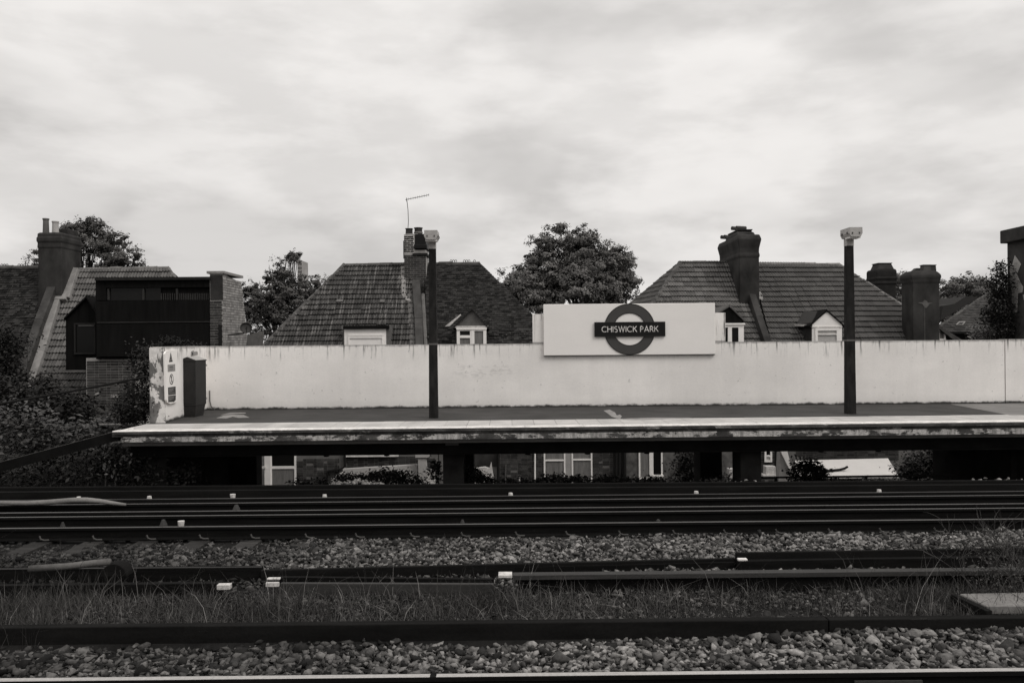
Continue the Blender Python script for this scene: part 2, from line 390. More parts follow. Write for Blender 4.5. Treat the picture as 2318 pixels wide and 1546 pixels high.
# ------------------------------------------------------------------ scatter helpers
def rot_rand(n):
    q = RNG.normal(size=(n, 4)); q /= np.linalg.norm(q, axis=1)[:, None]; w, x, y, z = q.T
    return np.stack([np.stack([1 - 2 * (y * y + z * z), 2 * (x * y - z * w), 2 * (x * z + y * w)], 1),
                     np.stack([2 * (x * y + z * w), 1 - 2 * (x * x + z * z), 2 * (y * z - x * w)], 1),
                     np.stack([2 * (x * z - y * w), 2 * (y * z + x * w), 1 - 2 * (x * x + y * y)], 1)], 1)
LEAF = np.array([(0, -0.5, 0), (0.27, -0.02, 0.06), (0, 0.55, -0.03), (-0.27, -0.02, 0.06)])
def leaves(name, C, size, m, parent=None, up=0.4, jit=0.45, N=None):
    n = len(C); Rm = rot_rand(n)
    if N is not None:
        z = N + RNG.normal(size=(n, 3)) * .26; z /= np.linalg.norm(z, axis=1)[:, None]
        a = np.cross(z, RNG.normal(size=(n, 3))); a /= np.linalg.norm(a, axis=1)[:, None]; Rm = np.stack([a, np.cross(z, a), z], 2); up = 0
    if up:                                  # tip the blades towards the sky
        z = Rm[:, :, 2]; z = z * np.where(z[:, 2:3] < 0, -1, 1); z = z + np.array([0, -0.15, 1.0]) * up; z /= np.linalg.norm(z, axis=1)[:, None]
        a = np.cross(z, RNG.normal(size=(n, 3))); a /= np.linalg.norm(a, axis=1)[:, None]; Rm = np.stack([a, np.cross(z, a), z], 2)
    s = size * (1 + RNG.uniform(-jit, jit, n))
    V = np.einsum('nij,kj->nki', Rm, LEAF) * s[:, None, None] + C[:, None, :]
    F = np.arange(n * 4).reshape(n, 4)
    return np_obj(name, V.reshape(-1, 3), F, m, parent)
def lobe_points(lobes, n, Y, depth, shell=0.45):
    """lobes: (px, py, rx, ry) outlines seen in the photograph, given thickness about distance Y"""
    L = np.array(lobes, float); w = L[:, 2] * L[:, 3]; k = RNG.choice(len(L), n, p=w / w.sum())
    d = RNG.normal(size=(n, 3)); d /= np.linalg.norm(d, axis=1)[:, None]
    r = (shell + (1 - shell) * RNG.uniform(0, 1, n)) ** 0.6
    sc = FPX / Y
    px = L[k, 0] + d[:, 0] * r * L[k, 2]; py = L[k, 1] + d[:, 1] * r * L[k, 3]
    dy = d[:, 2] * r * np.minimum(L[k, 2] / sc, depth)
    return Pv(px, py, Y + dy)
def clumped(lobes, clumps, per, Y, depth, spread, shell=0.45):
    c = lobe_points(lobes, clumps, Y, depth, shell)
    s = spread * RNG.uniform(0.6, 1.3, clumps)
    return (c[:, None, :] + RNG.normal(size=(clumps, per, 3)) * s[:, None, None] * np.array([1, 1, 0.7])).reshape(-1, 3)
def tree(label, lobes, Y, depth, clumps, per, spread, leaf, m, ground, base_px, group=None, shell=0.45, name='tree', cat='tree'):
    b = P(base_px, 773, Y); r = thing(name, label, cat, (b.x, Y, ground), group)
    nb_ = max(40, clumps // 6); bo = lobe_points(lobes, nb_, Y, depth, shell); br = spread * 1.8 * RNG.uniform(.6, 1.35, nb_)
    k = RNG.integers(0, nb_, clumps); bd = RNG.normal(size=(clumps, 3)); bd /= np.linalg.norm(bd, axis=1)[:, None]
    c0 = bo[k] + bd * (br[k] * RNG.uniform(.55, 1.0, clumps))[:, None] * np.array([1.2, 1.2, .7]); s0 = spread * RNG.uniform(.45, .95, clumps)
    dv_ = RNG.normal(size=(clumps, per, 3)); dv_ /= np.linalg.norm(dv_, axis=2)[:, :, None]
    big = (c0[:, None, :] + dv_ * (RNG.uniform(.3, 1.0, (clumps, per)) * s0[:, None])[:, :, None] * np.array([1.15, 1.15, .75])).reshape(-1, 3)
    nb = (dv_ * .45 + bd[:, None, :] * .8 + np.array([0, 0, .4])).reshape(-1, 3); nb /= np.linalg.norm(nb, axis=1)[:, None]
    out = [(a, b, c * 1.02, d * 1.02) for a, b, c, d in lobes]; nt = clumps // 3          # twigs that stand out past the mass
    tc = lobe_points(out, nt, Y, depth * 1.1, .88); tl = RNG.uniform(.15, .5, nt); td = RNG.normal(size=(nt, 3)) * .6 + np.array([0, 0, .6])
    td /= np.linalg.norm(td, axis=1)[:, None]; u = RNG.uniform(-.6, 1, (nt, 16)) * tl[:, None]
    tw = tc[:, None, :] + td[:, None, :] * u[:, :, None] + RNG.normal(size=(nt, 16, 3)) * .06
    nt_ = RNG.normal(size=(nt * 16, 3)) * .5 + np.array([0, -.2, 1.0]); nt_ /= np.linalg.norm(nt_, axis=1)[:, None]
    leaves('crown', np.concatenate([big, tw.reshape(-1, 3)]), leaf, m, r, 0, .4, np.concatenate([nb, nt_]))
    mb = MB(); top = [P(l[0], l[1] + l[3] * 0.2, Y) for l in lobes]
    fork = Vector((b.x, Y, ground + (min(t.z for t in top) - ground) * 0.75))
    mb.tube([(b.x, Y, ground), (b.x + 0.05, Y, (ground + fork.z) / 2), fork], [0.24, 0.18, 0.11], 8)
    for t in top:
        mid = fork.lerp(t, 0.5) + Vector((random.uniform(-.2, .2), random.uniform(-.2, .2), 0.25)); mb.tube([fork, mid, t], [0.08, 0.05, 0.02], 5)
        for k in range(3):
            e = t + Vector((random.uniform(-.4, .4), random.uniform(-.4, .4), random.uniform(0.0, .25))); mb.tube([mid, mid.lerp(e, .6), e], [0.03, 0.02, 0.008], 4)
    mb.build('trunk', 'bark', r); return r

# ------------------------------------------------------------------ the setting
XL, XR = -26.0, 28.0
GZ = -4.0
g = MB().add([(-1500, -600, GZ), (1500, -600, GZ), (1500, 2500, GZ), (-1500, 2500, GZ)], [(0, 1, 2, 3)]).build('ground', 'earth'); tag(g, kind='structure')
prof = [(-9, GZ - 0.3), (-6, -0.22), (6.72, -0.22), (6.9, -0.13), (8.3, -0.15), (8.75, -0.2), (13.7, -0.2), (14.0, -0.12), (14.5, -0.2), (15.2, -0.9), (18.5, GZ - 0.3)]
e = MB(); n = len(prof)
e.loft([(XL * 3, y, z) for y, z in prof], [(XR * 3, y, z) for y, z in prof]); tag(e.build('embankment', 'bed'), kind='structure')

# ballast: every stone its own small solid
def stones(name, m, area, z, step, size, layers=1, zfun=None, amp=0.02):
    ico = []; ico_f = []
    for k in range(18):
        bm = bmesh.new(); np_ = 10 if size > .0565 else 9
        sc = (random.uniform(.95, 1.45), random.uniform(0.7, 1.0), random.uniform(0.5, 0.85))
        for _ in range(np_):
            d = Vector((random.gauss(0, 1), random.gauss(0, 1), random.gauss(0, 1))).normalized() * random.uniform(.40, .60)
            bm.verts.new((d.x * sc[0], d.y * sc[1], d.z * sc[2]))
        bmesh.ops.convex_hull(bm, input=bm.verts); bmesh.ops.delete(bm, geom=[v for v in bm.verts if not v.link_faces], context='VERTS')
        bmesh.ops.recalc_face_normals(bm, faces=bm.faces); bm.verts.index_update()
        ico.append(np.array([v.co[:] for v in bm.verts])); ico_f.append(np.array([[v.index for v in f.verts] for f in bm.faces])); bm.free()
    x0, x1, y0, y1 = area; pts = []
    for l in range(layers):
        X, Yg = np.meshgrid(np.arange(x0, x1, step), np.arange(y0, y1, step * 0.9)); X = X + (np.arange(X.shape[0]) % 2)[:, None] * step / 2
        p = np.stack([X.ravel(), Yg.ravel()], 1) + RNG.uniform(-0.5, 0.5, (X.size, 2)) * step * 0.9
        zz = np.full(len(p), z) + l * size * 0.33 + RNG.normal(0, amp * 0.6, len(p)) + amp * np.sin(p[:, 0] * 2.1 + p[:, 1] * 3) * np.cos(p[:, 0] * 0.7 - p[:, 1] * 4)
        if zfun is not None: zz = zz + zfun(p[:, 0], p[:, 1])
        q = np.concatenate([p, zz[:, None]], 1)
        if l: q = q[RNG.uniform(size=len(q)) < 0.55]
        pts.append(q)
    C = np.concatenate(pts); n = len(C); Rm = rot_rand(n); a = RNG.uniform(0, 2 * np.pi, n)
    flat = np.stack([np.stack([np.cos(a), -np.sin(a), 0 * a], 1), np.stack([np.sin(a), np.cos(a), 0 * a], 1), np.stack([0 * a, 0 * a, 1 + 0 * a], 1)], 1)
    tilt = rot_rand(n); tl = flat + 0.35 * (tilt - flat); u = tl[:, :, 0] / np.linalg.norm(tl[:, :, 0], axis=1)[:, None]
    w = np.cross(u, tl[:, :, 1]); w /= np.linalg.norm(w, axis=1)[:, None]; Rm = np.stack([u, np.cross(w, u), w], 2)
    s = size * np.exp(RNG.normal(0, 0.33, n)); k = RNG.integers(0, len(ico), n); Vs, Fs, off = [], [], 0
    for t in range(len(ico)):
        q = np.where(k == t)[0]; nv = len(ico[t])
        Vs.append((np.einsum('nij,kj->nki', Rm[q], ico[t]) * s[q][:, None, None] + C[q][:, None, :]).reshape(-1, 3))
        Fs.append((ico_f[t][None] + (np.arange(len(q)) * nv)[:, None, None]).reshape(-1, 3) + off); off += nv * len(q)
    return tag(np_obj(name, np.concatenate(Vs), np.concatenate(Fs), m), kind='stuff')
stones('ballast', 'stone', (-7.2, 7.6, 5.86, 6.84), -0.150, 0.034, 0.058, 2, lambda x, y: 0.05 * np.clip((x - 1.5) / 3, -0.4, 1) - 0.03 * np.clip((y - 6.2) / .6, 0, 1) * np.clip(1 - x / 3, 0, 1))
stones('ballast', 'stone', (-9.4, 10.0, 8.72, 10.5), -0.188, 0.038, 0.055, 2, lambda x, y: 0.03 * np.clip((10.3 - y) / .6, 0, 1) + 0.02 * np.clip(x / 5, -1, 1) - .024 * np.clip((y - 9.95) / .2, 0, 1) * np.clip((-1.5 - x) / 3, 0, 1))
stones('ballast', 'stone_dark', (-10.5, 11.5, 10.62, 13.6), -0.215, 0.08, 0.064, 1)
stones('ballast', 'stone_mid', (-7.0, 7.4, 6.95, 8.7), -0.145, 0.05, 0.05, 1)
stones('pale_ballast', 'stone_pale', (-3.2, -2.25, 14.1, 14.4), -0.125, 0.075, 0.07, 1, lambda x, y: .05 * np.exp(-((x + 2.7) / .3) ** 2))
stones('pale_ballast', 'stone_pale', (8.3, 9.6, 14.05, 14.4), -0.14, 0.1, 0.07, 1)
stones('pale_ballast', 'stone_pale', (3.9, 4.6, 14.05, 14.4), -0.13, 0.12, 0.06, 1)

# ------------------------------------------------------------------ rails
def rail_profile(y, top=0.0):
    h = [(-.035, 0), (.035, 0), (.036, -.03), (.012, -.045), (.01, -.13), (.07, -.148), (.07, -.159), (-.07, -.159), (-.07, -.148), (-.01, -.13), (-.012, -.045), (-.036, -.03)]
    return [(y + a, top + b) for a, b in h]
def rail_piece(name, y0, y1, x0, x1, m, parent, top=0.0, top2=None):
    a = [(x0, y, z) for y, z in rail_profile(y0, top)]; b = [(x1, y, z) for y, z in rail_profile(y1, top if top2 is None else top2)]
    return MB().loft(a, b).build(name, m, parent)
def running_rail(label, y, surf, slope=0.0, x0=XL, x1=XR, width=0.056):
    r = thing('running_rail', label, 'rail', (0, y, -0.159), 'rails of the tracks')
    rail_piece('rail_body', y + slope * x0, y + slope * x1, x0, x1, 'rust', r)
    MB().loft([(x0, y + slope * x0 + d, z) for d, z in ((-width / 2, 0), (width / 2, 0), (width / 2, .0015), (-width / 2, .0015))],
              [(x1, y + slope * x1 + d, z) for d, z in ((-width / 2, 0), (width / 2, 0), (width / 2, .0015), (-width / 2, .0015))]).build('running_surface', surf, r)
    return r
near = running_rail('bright polished running rail along the very bottom of the picture', 5.79, 'polish')
fp = MB(); xa, xb = P(1935, 1540, 5.74).x, P(2088, 1540, 5.74).x
fp.box(xa, xb, 5.735, 5.752, -.125, -.05)
for k in range(4): fp.tube([(xa + (k + .5) * (xb - xa) / 4, 5.75, -.088), (xa + (k + .5) * (xb - xa) / 4, 5.715, -.088)], 0.016, 6)
fp.build('fishplate', 'rust_light', near)
xg = P(980, 1528, 5.79).x; MB().box(xg - .02, xg + .025, 5.755, 5.826, .0005, .004).build('rail_joint', 'rust', near)
r7 = running_rail('dull running rail with spring clips beside the middle ballast', 10.589, 'polish_dull', width=0.05)
r4 = running_rail('thin bright running rail in the far track nearest the white insulators', 12.16, 'polish_dull', 0.004, width=0.05)
r6 = running_rail('thin bright rail in the middle of the far track, nearer of a close pair', 11.273, 'polish_dull', width=0.05)
r5 = running_rail('thin bright rail in the middle of the far track, farther of a close pair', 11.57, 'polish_dull', width=0.05)
# sleeper ends and the curled clips, one to each sleeper
sx = P(338, 1210, 10.45).x
SP = 0.69
for k in range(-12, 24):
    x = sx + k * SP + random.uniform(-.02, .02)
    if not -10 < x < 11.5: continue
    s = MB().box(-.125, .125, -.28, 2.3, -.12, 0).build('sleeper', 'sleeper'); s.location = (x - .06, 10.2, -.168); s.rotation_euler.z = random.uniform(-.02, .02)
    tag(s, 'weathered timber sleeper whose end pokes out of the ballast below the dull clipped rail', 'sleeper', 'sleepers of the far track')
    c = MB().tube([(x - .055, 10.46, -.075), (x - .035, 10.455, -.115), (x + .01, 10.45, -.128), (x + .07, 10.455, -.128)], .011, 5).build('rail_clip', 'clip', r7)
# conductor rail of the far track with its white insulators
cr = thing('conductor_rail', 'dark raised conductor rail on white insulators in the far track', 'conductor rail', (0, 12.44, -.1), 'conductor rails')
MB().box(XL, XR, 12.40, 12.47, -.08, .012).build('rail_bar', 'rust', cr)
MB().loft([(XL, 12.402, .012), (XL, 12.468, .012), (XL, 12.468, .0135), (XL, 12.402, .0135)], [(XR, 12.402, .012), (XR, 12.468, .012), (XR, 12.468, .0135), (XR, 12.402, .0135)]).build('contact_surface', 'rust_light', cr)
for x in (178, 338, 735, 1156, 1576, 1990):
    p = P(x, 1126 - (x - 338) * .006, 12.55)
    MB().lathe((p.x, 12.55, -.2), [(.06, 0), (.06, .08), (.035, .10), (.048, .15), (.036, .20), (.031, .238)], 10).build('insulator', 'white_old', cr)
for x, y, Y in ((527, 1122, 12.6), (410, 1183, 10.7)):
    p = P(x, y, Y); t = thing('insulator', 'speckled white pot insulator standing %s' % ('behind the far conductor rail' if Y > 12 else 'just behind the dull clipped rail'), 'insulator', (p.x, Y, -.2), 'loose pot insulators')
    MB().lathe((p.x, Y, -.2), [(.06, 0), (.06, .05), (.035, .09), (.05, .13), (.035, .17), (.045, p.z + .225)], 10).build('pot', 'white_old', t)
for x, y, Y, w in ((370, 1181, 10.72, .055), (535, 1147, 11.7, .06), (142, 1187, 10.7, .035), (1047, 1181, 10.7, .03), (1490, 1180, 10.7, .03)):
    p = P(x, y, Y); o = MB().lathe((p.x, Y, -.2), [(w, 0), (w, .16), (w * .9, .2), (w * .4, p.z + .23)], 10).build('track_block', 'rust_light')
    tag(o, {370: 'small round-topped grey block beside the speckled pot behind the dull rail', 535: 'round-topped grey block between the bright far rails', 142: 'leftmost small grey stub behind the dull clipped rail', 1047: 'small ribbed stub behind the dull rail near the picture centre', 1490: 'small ribbed stub behind the dull rail below the station sign'}[x], 'track fitting')
# low edge beams at the back of the far track
for Y, z, sl, lab in ((13.564, 0.0, -.011, 'dark edge beam at the foot of the platform, rear of two'), (13.17, 0.0, -.008, 'dark edge beam at the foot of the platform, front of two')):
    o = MB().loft([(XL, Y + sl * XL + d, zz) for d, zz in ((-.05, -.24), (.05, -.24), (.05, z), (-.05, z))], [(XR, Y + sl * XR + d, zz) for d, zz in ((-.05, -.24), (.05, -.24), (.05, z), (-.05, z))]).build('edge_beam', 'board')
    tag(o, lab, 'beam', 'edge beams by the far platform')
# tarred baulk in front of the grass
tb = thing('timber_baulk', 'long dark tarred baulk between near ballast and the weeds', 'baulk', (0, 6.88, -.2))
jx = P(1876, 1420, 6.86).x
for a, b in ((-8.2, -4.428), (-4.42, jx - .004), (jx + .004, 9.5)):
    bevel(MB().loft([(a, 6.86 + d, z) for d, z in ((0, -.25), (.09, -.25), (.09, -.002), (0, -.002))], [(b, 6.86 + d, z) for d, z in ((0, -.25), (.09, -.25), (.09, -.002), (0, -.002))]).build('plank', 'board', tb), .006)
# conductor rails and boards of the middle track
def bar(name, pa, pb, w, h, m, parent, bw=.004):
    d = (pb - pa); q = Vector((-d.y, d.x, 0)).normalized() * w
    return bevel(MB().prism([pa, pb, pb + q, pa + q], (0, 0, -h)).build(name, m, parent), bw)
mid = thing('conductor_rail', 'grey conductor rail with white block end starting right of picture centre', 'conductor rail', (2, 8.2, -.1), 'conductor rails')
a, b = PZ(1161, 1302, .06), PZ(2330, 1290, .06); b2 = a + (b - a) * 1.5
bar('rail_bar', a, b2, .11, .05, 'rust_light', mid)
bar('web', a + Vector((.05, .045, -.05)), b2 + Vector((0, .045, -.05)), .03, .16, 'rust', mid)
wa = PZ(1128, 1301.5, .066); wb = PZ(1160, 1301.2, .066)
bar('end_block', wa, wb - Vector((.003, 0, 0)), .125, .03, 'white_old', mid)
back = thing('guard_board', 'dark low board edging the middle ballast right of the centre', 'board', (0, 8.8, -.2), 'boards beside the middle track')
a, b = PZ(590, 1291, -.02), PZ(1664, 1264, -.02); bar('plank', a, b, .05, .2, 'board', back)
a, b = PZ(600, 1297, -.06), PZ(1664, 1272, -.05); bar('lower_rail', a, b, .03, .16, 'rust', back)
up = thing('guard_board', 'raised dark guard board above a rail at the right edge', 'board', (5, 8.8, -.2), 'boards beside the middle track')
a, b = PZ(1666, 1251, .05), PZ(2330, 1240, .05); b = a + (b - a) * 2.6; bar('plank', a, b, .04, .28, 'board', up)
a, b = PZ(1672, 1270, -.01), PZ(2330, 1259, -.01); b = a + (b - a) * 2.6; bar('rail_bar', a, b, .07, .16, 'rust', up)
a, b = PZ(1671, 1266.5, .0), PZ(1692, 1266.3, .0); bar('white_tip', a + Vector((0, -.01, .008)), b + Vector((0, -.01, .008)), .06, .03, 'white', up)
lf = thing('conductor_rail', 'dark conductor rail pair lying left of the two white end pieces', 'conductor rail', (-4, 8.4, -.1), 'conductor rails')
a, b = PZ(-30, 1289, .0), PZ(592, 1284, .0); a = a + (a - b) * .5; bar('rail_bar', a, b, .075, .16, 'rust', lf)
MB().loft([a + Vector((0, .004, .001)), a + Vector((0, .03, .001)), a + Vector((0, .03, .003)), a + Vector((0, .004, .003))], [b + Vector((0, .004, .001)), b + Vector((0, .03, .001)), b + Vector((0, .03, .003)), b + Vector((0, .004, .003))]).build('worn_edge', 'rust_light', lf)
a, b = PZ(-30, 1326, .0), PZ(500, 1320, .0); a = a + (a - b) * .5; bar('rear_bar', a, b, .075, .16, 'rust', lf)
a, b = PZ(490, 1324, .015), PZ(520, 1323.5, .015); bar('end_tip', a, b, .07, .05, 'white_old', lf)
ce = thing('conductor_rail', 'low double-edged conductor rail between both white end blocks', 'conductor rail', (-2, 8.1, -.1), 'conductor rails')
a, b = PZ(634, 1306, .0), PZ(1118, 1311, -.02); bar('rail_bar', a, b, .05, .1, 'rust', ce)
a, b = PZ(634, 1320, .0), PZ(1118, 1322, -.02); bar('foot_bar', a, b, .05, .2, 'rust_light', ce)
a, b = PZ(604, 1309, .03), PZ(633, 1308.6, .03); bar('end_tip', a, b, .05, .018, 'white_old', ce)
a, b = PZ(601, 1318.5, .03), PZ(631, 1318, .03); bar('end_tip', a, b, .03, .045, 'white_old', ce)
# hose humps
p = [P(x, y, 12.02) for x, y in ((-60, 1137), (60, 1139), (110, 1136.5), (165, 1132), (195, 1131.5), (225, 1134), (255, 1138.5), (285, 1142))]
tag(MB().tube(p, [.03, .035, .04, .04, .04, .035, .03, .02], 8).build('cable_hose', 'concrete', smooth=True), 'pale arched cable hose lying along the far rails at the left edge', 'hose')
rc = thing('cable_cover', 'pale pipe running into a dark half-round hood over the left rail', 'cover', (P(240, 1285, 8.4).x, 8.4, -.2))
p = [P(x, y, 8.36) for x, y in ((66, 1287), (150, 1282), (215, 1274), (250, 1271.5))]
MB().tube(p, .035, 8).build('pipe', 'render_mid', rc, True)
c = P(262, 1296, 8.33); mb = MB(); R_ = .135
mb.prism([(c.x + R_ * math.cos(t), 8.28, c.z - .03 + R_ * math.sin(t)) for t in [math.pi * k / 12 for k in range(13)]], (0, .16, 0)); bevel(mb.build('hood', 'board', rc), .006)
# concrete slab and plank at the right
sl = thing('concrete_slab', 'pale flat concrete slab lying in the weeds at right edge', 'slab', (4.7, 7.6, -.1))
q = [PZ(2172, 1343, -.03), PZ(2232, 1371, -.03), PZ(2420, 1369, -.03), PZ(2420, 1338, -.03)]
bevel(MB().prism(q, (0, 0, -.08)).build('slab', 'concrete', sl), .008)
a, b = PZ(2164, 1343, .0), PZ(2246, 1381, .0); bar('edge_plank', a, b, -.06, .1, 'board', sl)

# ------------------------------------------------------------------ weeds
def blades(name, n, area, zb, h, lean, w, m, hs=0.4, dens=None, parent=None):
    x0, x1, y0, y1 = area; X = RNG.uniform(x0, x1, n); Yy = RNG.uniform(y0, y1, n)
    if dens is not None:
        k = RNG.uniform(size=n) < dens(X, Yy); X, Yy = X[k], Yy[k]; n = len(X)
    H = h * np.exp(RNG.normal(0, hs, n)); a = RNG.uniform(0, 2 * np.pi, n); l = np.abs(RNG.normal(0, lean, n)) * H
    b = np.stack([X, Yy, np.full(n, zb)], 1); dx = np.stack([np.cos(a) * l, np.sin(a) * l, 0 * l], 1); up = np.array([0, 0, 1.0])
    t = RNG.uniform(0, 2 * np.pi, n); sd_ = np.stack([np.cos(t), np.sin(t), 0 * t], 1) * (w * RNG.uniform(.6, 1.4, n))[:, None]
    m1 = b + dx * .3 + up * (H * .55)[:, None]; tp = b + dx + up * H[:, None]
    V = np.stack([b - sd_, b + sd_, m1 + sd_ * .7, tp + sd_ * .12, tp - sd_ * .12, m1 - sd_ * .7], 1)
    o6 = (np.arange(n) * 6)[:, None]
    F = np.concatenate([o6 + np.array([[0, 1, 2, 5]]), o6 + np.array([[5, 2, 3, 4]])])
    return np_obj(name, V.reshape(-1, 3), F, m, parent)
_cl = RNG.uniform(size=(210, 3)) * np.array([15.0, 1.3, 1]) + np.array([-7.3, 6.95, 0])
def clump_noise(x, y):                     # tufts round scattered roots, bare stone between
    v = np.zeros(len(x))
    for a, b, c in _cl:
        w = .10 + .22 * c; v = np.maximum(v, np.exp(-(((x - a) / w) ** 2 + ((y - b) / (w * .8)) ** 2)) * (.45 + .55 * c))
    return v
AW = (-7.2, 7.6, 6.98, 8.15)
tag(blades('grass', 61000, AW, -.14, .045, .9, .003, 'grass', .5, lambda x, y: .10 + .75 * clump_noise(x, y) + .25 * (np.abs(x) > 3)), kind='stuff')
tag(blades('grass', 18000, (-7.2, 7.6, 7.0, 8.0), -.14, .10, .75, .003, 'grass', .5, lambda x, y: .01 + .95 * clump_noise(x, y) ** 2 + .45 * (x > 3.2) + .3 * (x < -2.2)), kind='stuff')
tag(blades('dry_grass', 5000, AW, -.14, .07, 1.1, .0022, 'straw', .6, lambda x, y: .15 + .8 * clump_noise(x, y)), kind='stuff')
tag(blades('tall_weeds', 280, (-7.2, 7.6, 7.05, 8.1), -.14, .26, .5, .0024, 'straw', .4, lambda x, y: .1 + .9 * clump_noise(x, y)), kind='stuff')
tag(blades('tall_weeds', 1800, (-7.2, 7.6, 7.1, 8.25), -.14, .2, .5, .003, 'grass', .45, lambda x, y: .02 + .9 * clump_noise(x, y) ** 2 + .4 * (x > 3.0)), kind='stuff')
tag(blades('tall_weeds', 420, (-8.0, 8.5, 9.0, 10.4), -.18, .12, .5, .003, 'grass', .5, lambda x, y: .12 + .5 * (x > 5.5) + .5 * (x < -5)), kind='stuff')
tag(blades('tall_weeds', 520, (-4.9, -4.0, 6.8, 8.2), -.16, .2, .45, .0032, 'grass', .4), kind='stuff')
# low mossy clumps between the stalks
nC = 2400; cx_ = RNG.uniform(-7.2, 7.6, nC); cy_ = RNG.uniform(7.0, 8.1, nC); kk = RNG.uniform(size=nC) < .2 + .8 * clump_noise(cx_, cy_); cx_, cy_ = cx_[kk], cy_[kk]; nC = len(cx_)
cc = np.stack([cx_, cy_, np.full(nC, -.125)], 1)[:, None, :] + RNG.normal(size=(nC, 26, 3)) * np.array([.05, .04, .018])
tag(leaves('ground_cover', cc.reshape(-1, 3), .018, 'grass', None, .5), kind='stuff')
# bare twiggy bush at the right edge
b0 = PZ(2275, 1350, -.1); tw = thing('twiggy_bush', 'bare twiggy bush at the right edge in front of the rails', 'bush', b0)
mb = MB()
def twig(p, d, l, r, lev):
    pts = [p]; q = p.copy(); dd = d.copy()
    for k in range(4):
        dd = (dd + Vector((random.gauss(0, .22), random.gauss(0, .22), random.gauss(0.06, .12)))).normalized(); q = q + dd * l / 4; pts.append(q.copy())
    mb.tube(pts, [r, r * .85, r * .7, r * .55, r * .4], 4)
    if lev:
        for k in range(4): twig(random.choice(pts[1:]), (dd + Vector((random.gauss(0, .7), random.gauss(0, .7), random.gauss(.1, .4)))).normalized(), l * .62, r * .6, lev - 1)
for k in range(13): twig(b0 + Vector((random.uniform(-.28, .28), random.uniform(-.12, .2), -.03)), Vector((random.gauss(0, .4), random.gauss(0, .3), 1)).normalized(), random.uniform(.35, .72), .006, 2)
mb.build('stems', 'twig', tw)
cp = np.array(b0)[None] + RNG.normal(size=(900, 3)) * np.array([.2, .14, .16]) + np.array([0, 0, .22])
leaves('foliage', cp, .022, 'grass', tw, 0.2)

# ------------------------------------------------------------------ platform
PZT = 0.9
WY = 18.386                                           # face of the white parapet
A_ = PZ(375, 956.5, PZT); B_ = Vector((PZ(468, 928.3, PZT).x, WY, PZT))
PXL, PXR = PZ(303, 966, PZT).x, 27.0
def eY(x): return 14.15 + 0.022 * x if x < 12 else 14.414
pl = thing('platform', 'raised station platform with pale coping edge and dark asphalt top', 'platform', (2, 16, GZ))
mb = MB()
mb.loft([(PXL, eY(PXL) + .32, .60), (PXL, WY + .3, .60), (PXL, WY + .3, .885), (PXL, eY(PXL) + .32, .885)], [(PXR, eY(PXR) + .32, .60), (PXR, WY + .3, .60), (PXR, WY + .3, .885), (PXR, eY(PXR) + .32, .885)])
mb.build('deck', 'concrete', pl)
def strip(name, m, y0, y1, z0, z1, x0=PXL, x1=PXR, parent=pl):
    return MB().loft([(x0, eY(x0) + y0, z0), (x0, eY(x0) + y1, z0), (x0, eY(x0) + y1, z1), (x0, eY(x0) + y0, z1)],
                     [(x1, eY(x1) + y0, z0), (x1, eY(x1) + y1, z0), (x1, eY(x1) + y1, z1), (x1, eY(x1) + y0, z1)]).build(name, m, parent)
# coping stones: a bullnosed painted edge and slabs behind, one by one
CW = 0.41; k = 0; x = PXL
while x < 13.5:
    w = CW + random.uniform(-.004, .004)
    x1 = x + w - .007; zj = random.uniform(-.002, .002)
    mb = MB(); mb.loft([(x, eY(x) + .317, .84), (x, eY(x) + 1.27, .84), (x, eY(x) + 1.27, .9 + zj), (x, eY(x) + .317, .9 + zj)], [(x1, eY(x1) + .317, .84), (x1, eY(x1) + 1.27, .84), (x1, eY(x1) + 1.27, .9 + zj), (x1, eY(x1) + .317, .9 + zj)])
    mb.build('coping_slab', 'coping', pl); x += w
x = PXL - .02; k = 0
while x < 13.5:
    w = 1.05 if k else .95; x1 = min(x + w - .006, 13.6)
    pr = [(.004, .893), (.014, .902), (.03, .905), (.25, .905), (.25, .86), (.004, .86)]
    MB().loft([(x, eY(x) + a, z) for a, z in pr], [(x1, eY(x1) + a, z) for a, z in pr]).build('edge_stone', 'white', pl); x += w; k += 1
strip('edge_stone', 'white', .004, .25, .86, .905, 13.62)
strip('nosing', 'fascia_hi', .0, .25, .849, .8925, PXL - .02)
strip('edge_joint', 'render_mid', .25, .317, .85, .899, PXL)
strip('coping_slab', 'coping', .317, 1.27, .84, .9, 13.62)
strip('upper_fascia', 'fascia_hi', .06, .33, .795, .848, PXL - .05)
mb = MB()
x0, x1 = PXL + .12, PXR
mb.loft([(x0, eY(x0) + .03, .705), (x0, eY(x0) + .33, .70), (x0, eY(x0) + .33, .79), (x0, eY(x0) + .05, .793), (x0, eY(x0) + .03, .78)], [(x1, eY(x1) + .03, .675), (x1, eY(x1) + .33, .675), (x1, eY(x1) + .33, .79), (x1, eY(x1) + .05, .793), (x1, eY(x1) + .03, .78)])
mb.build('lower_fascia', 'fascia_lo', pl)
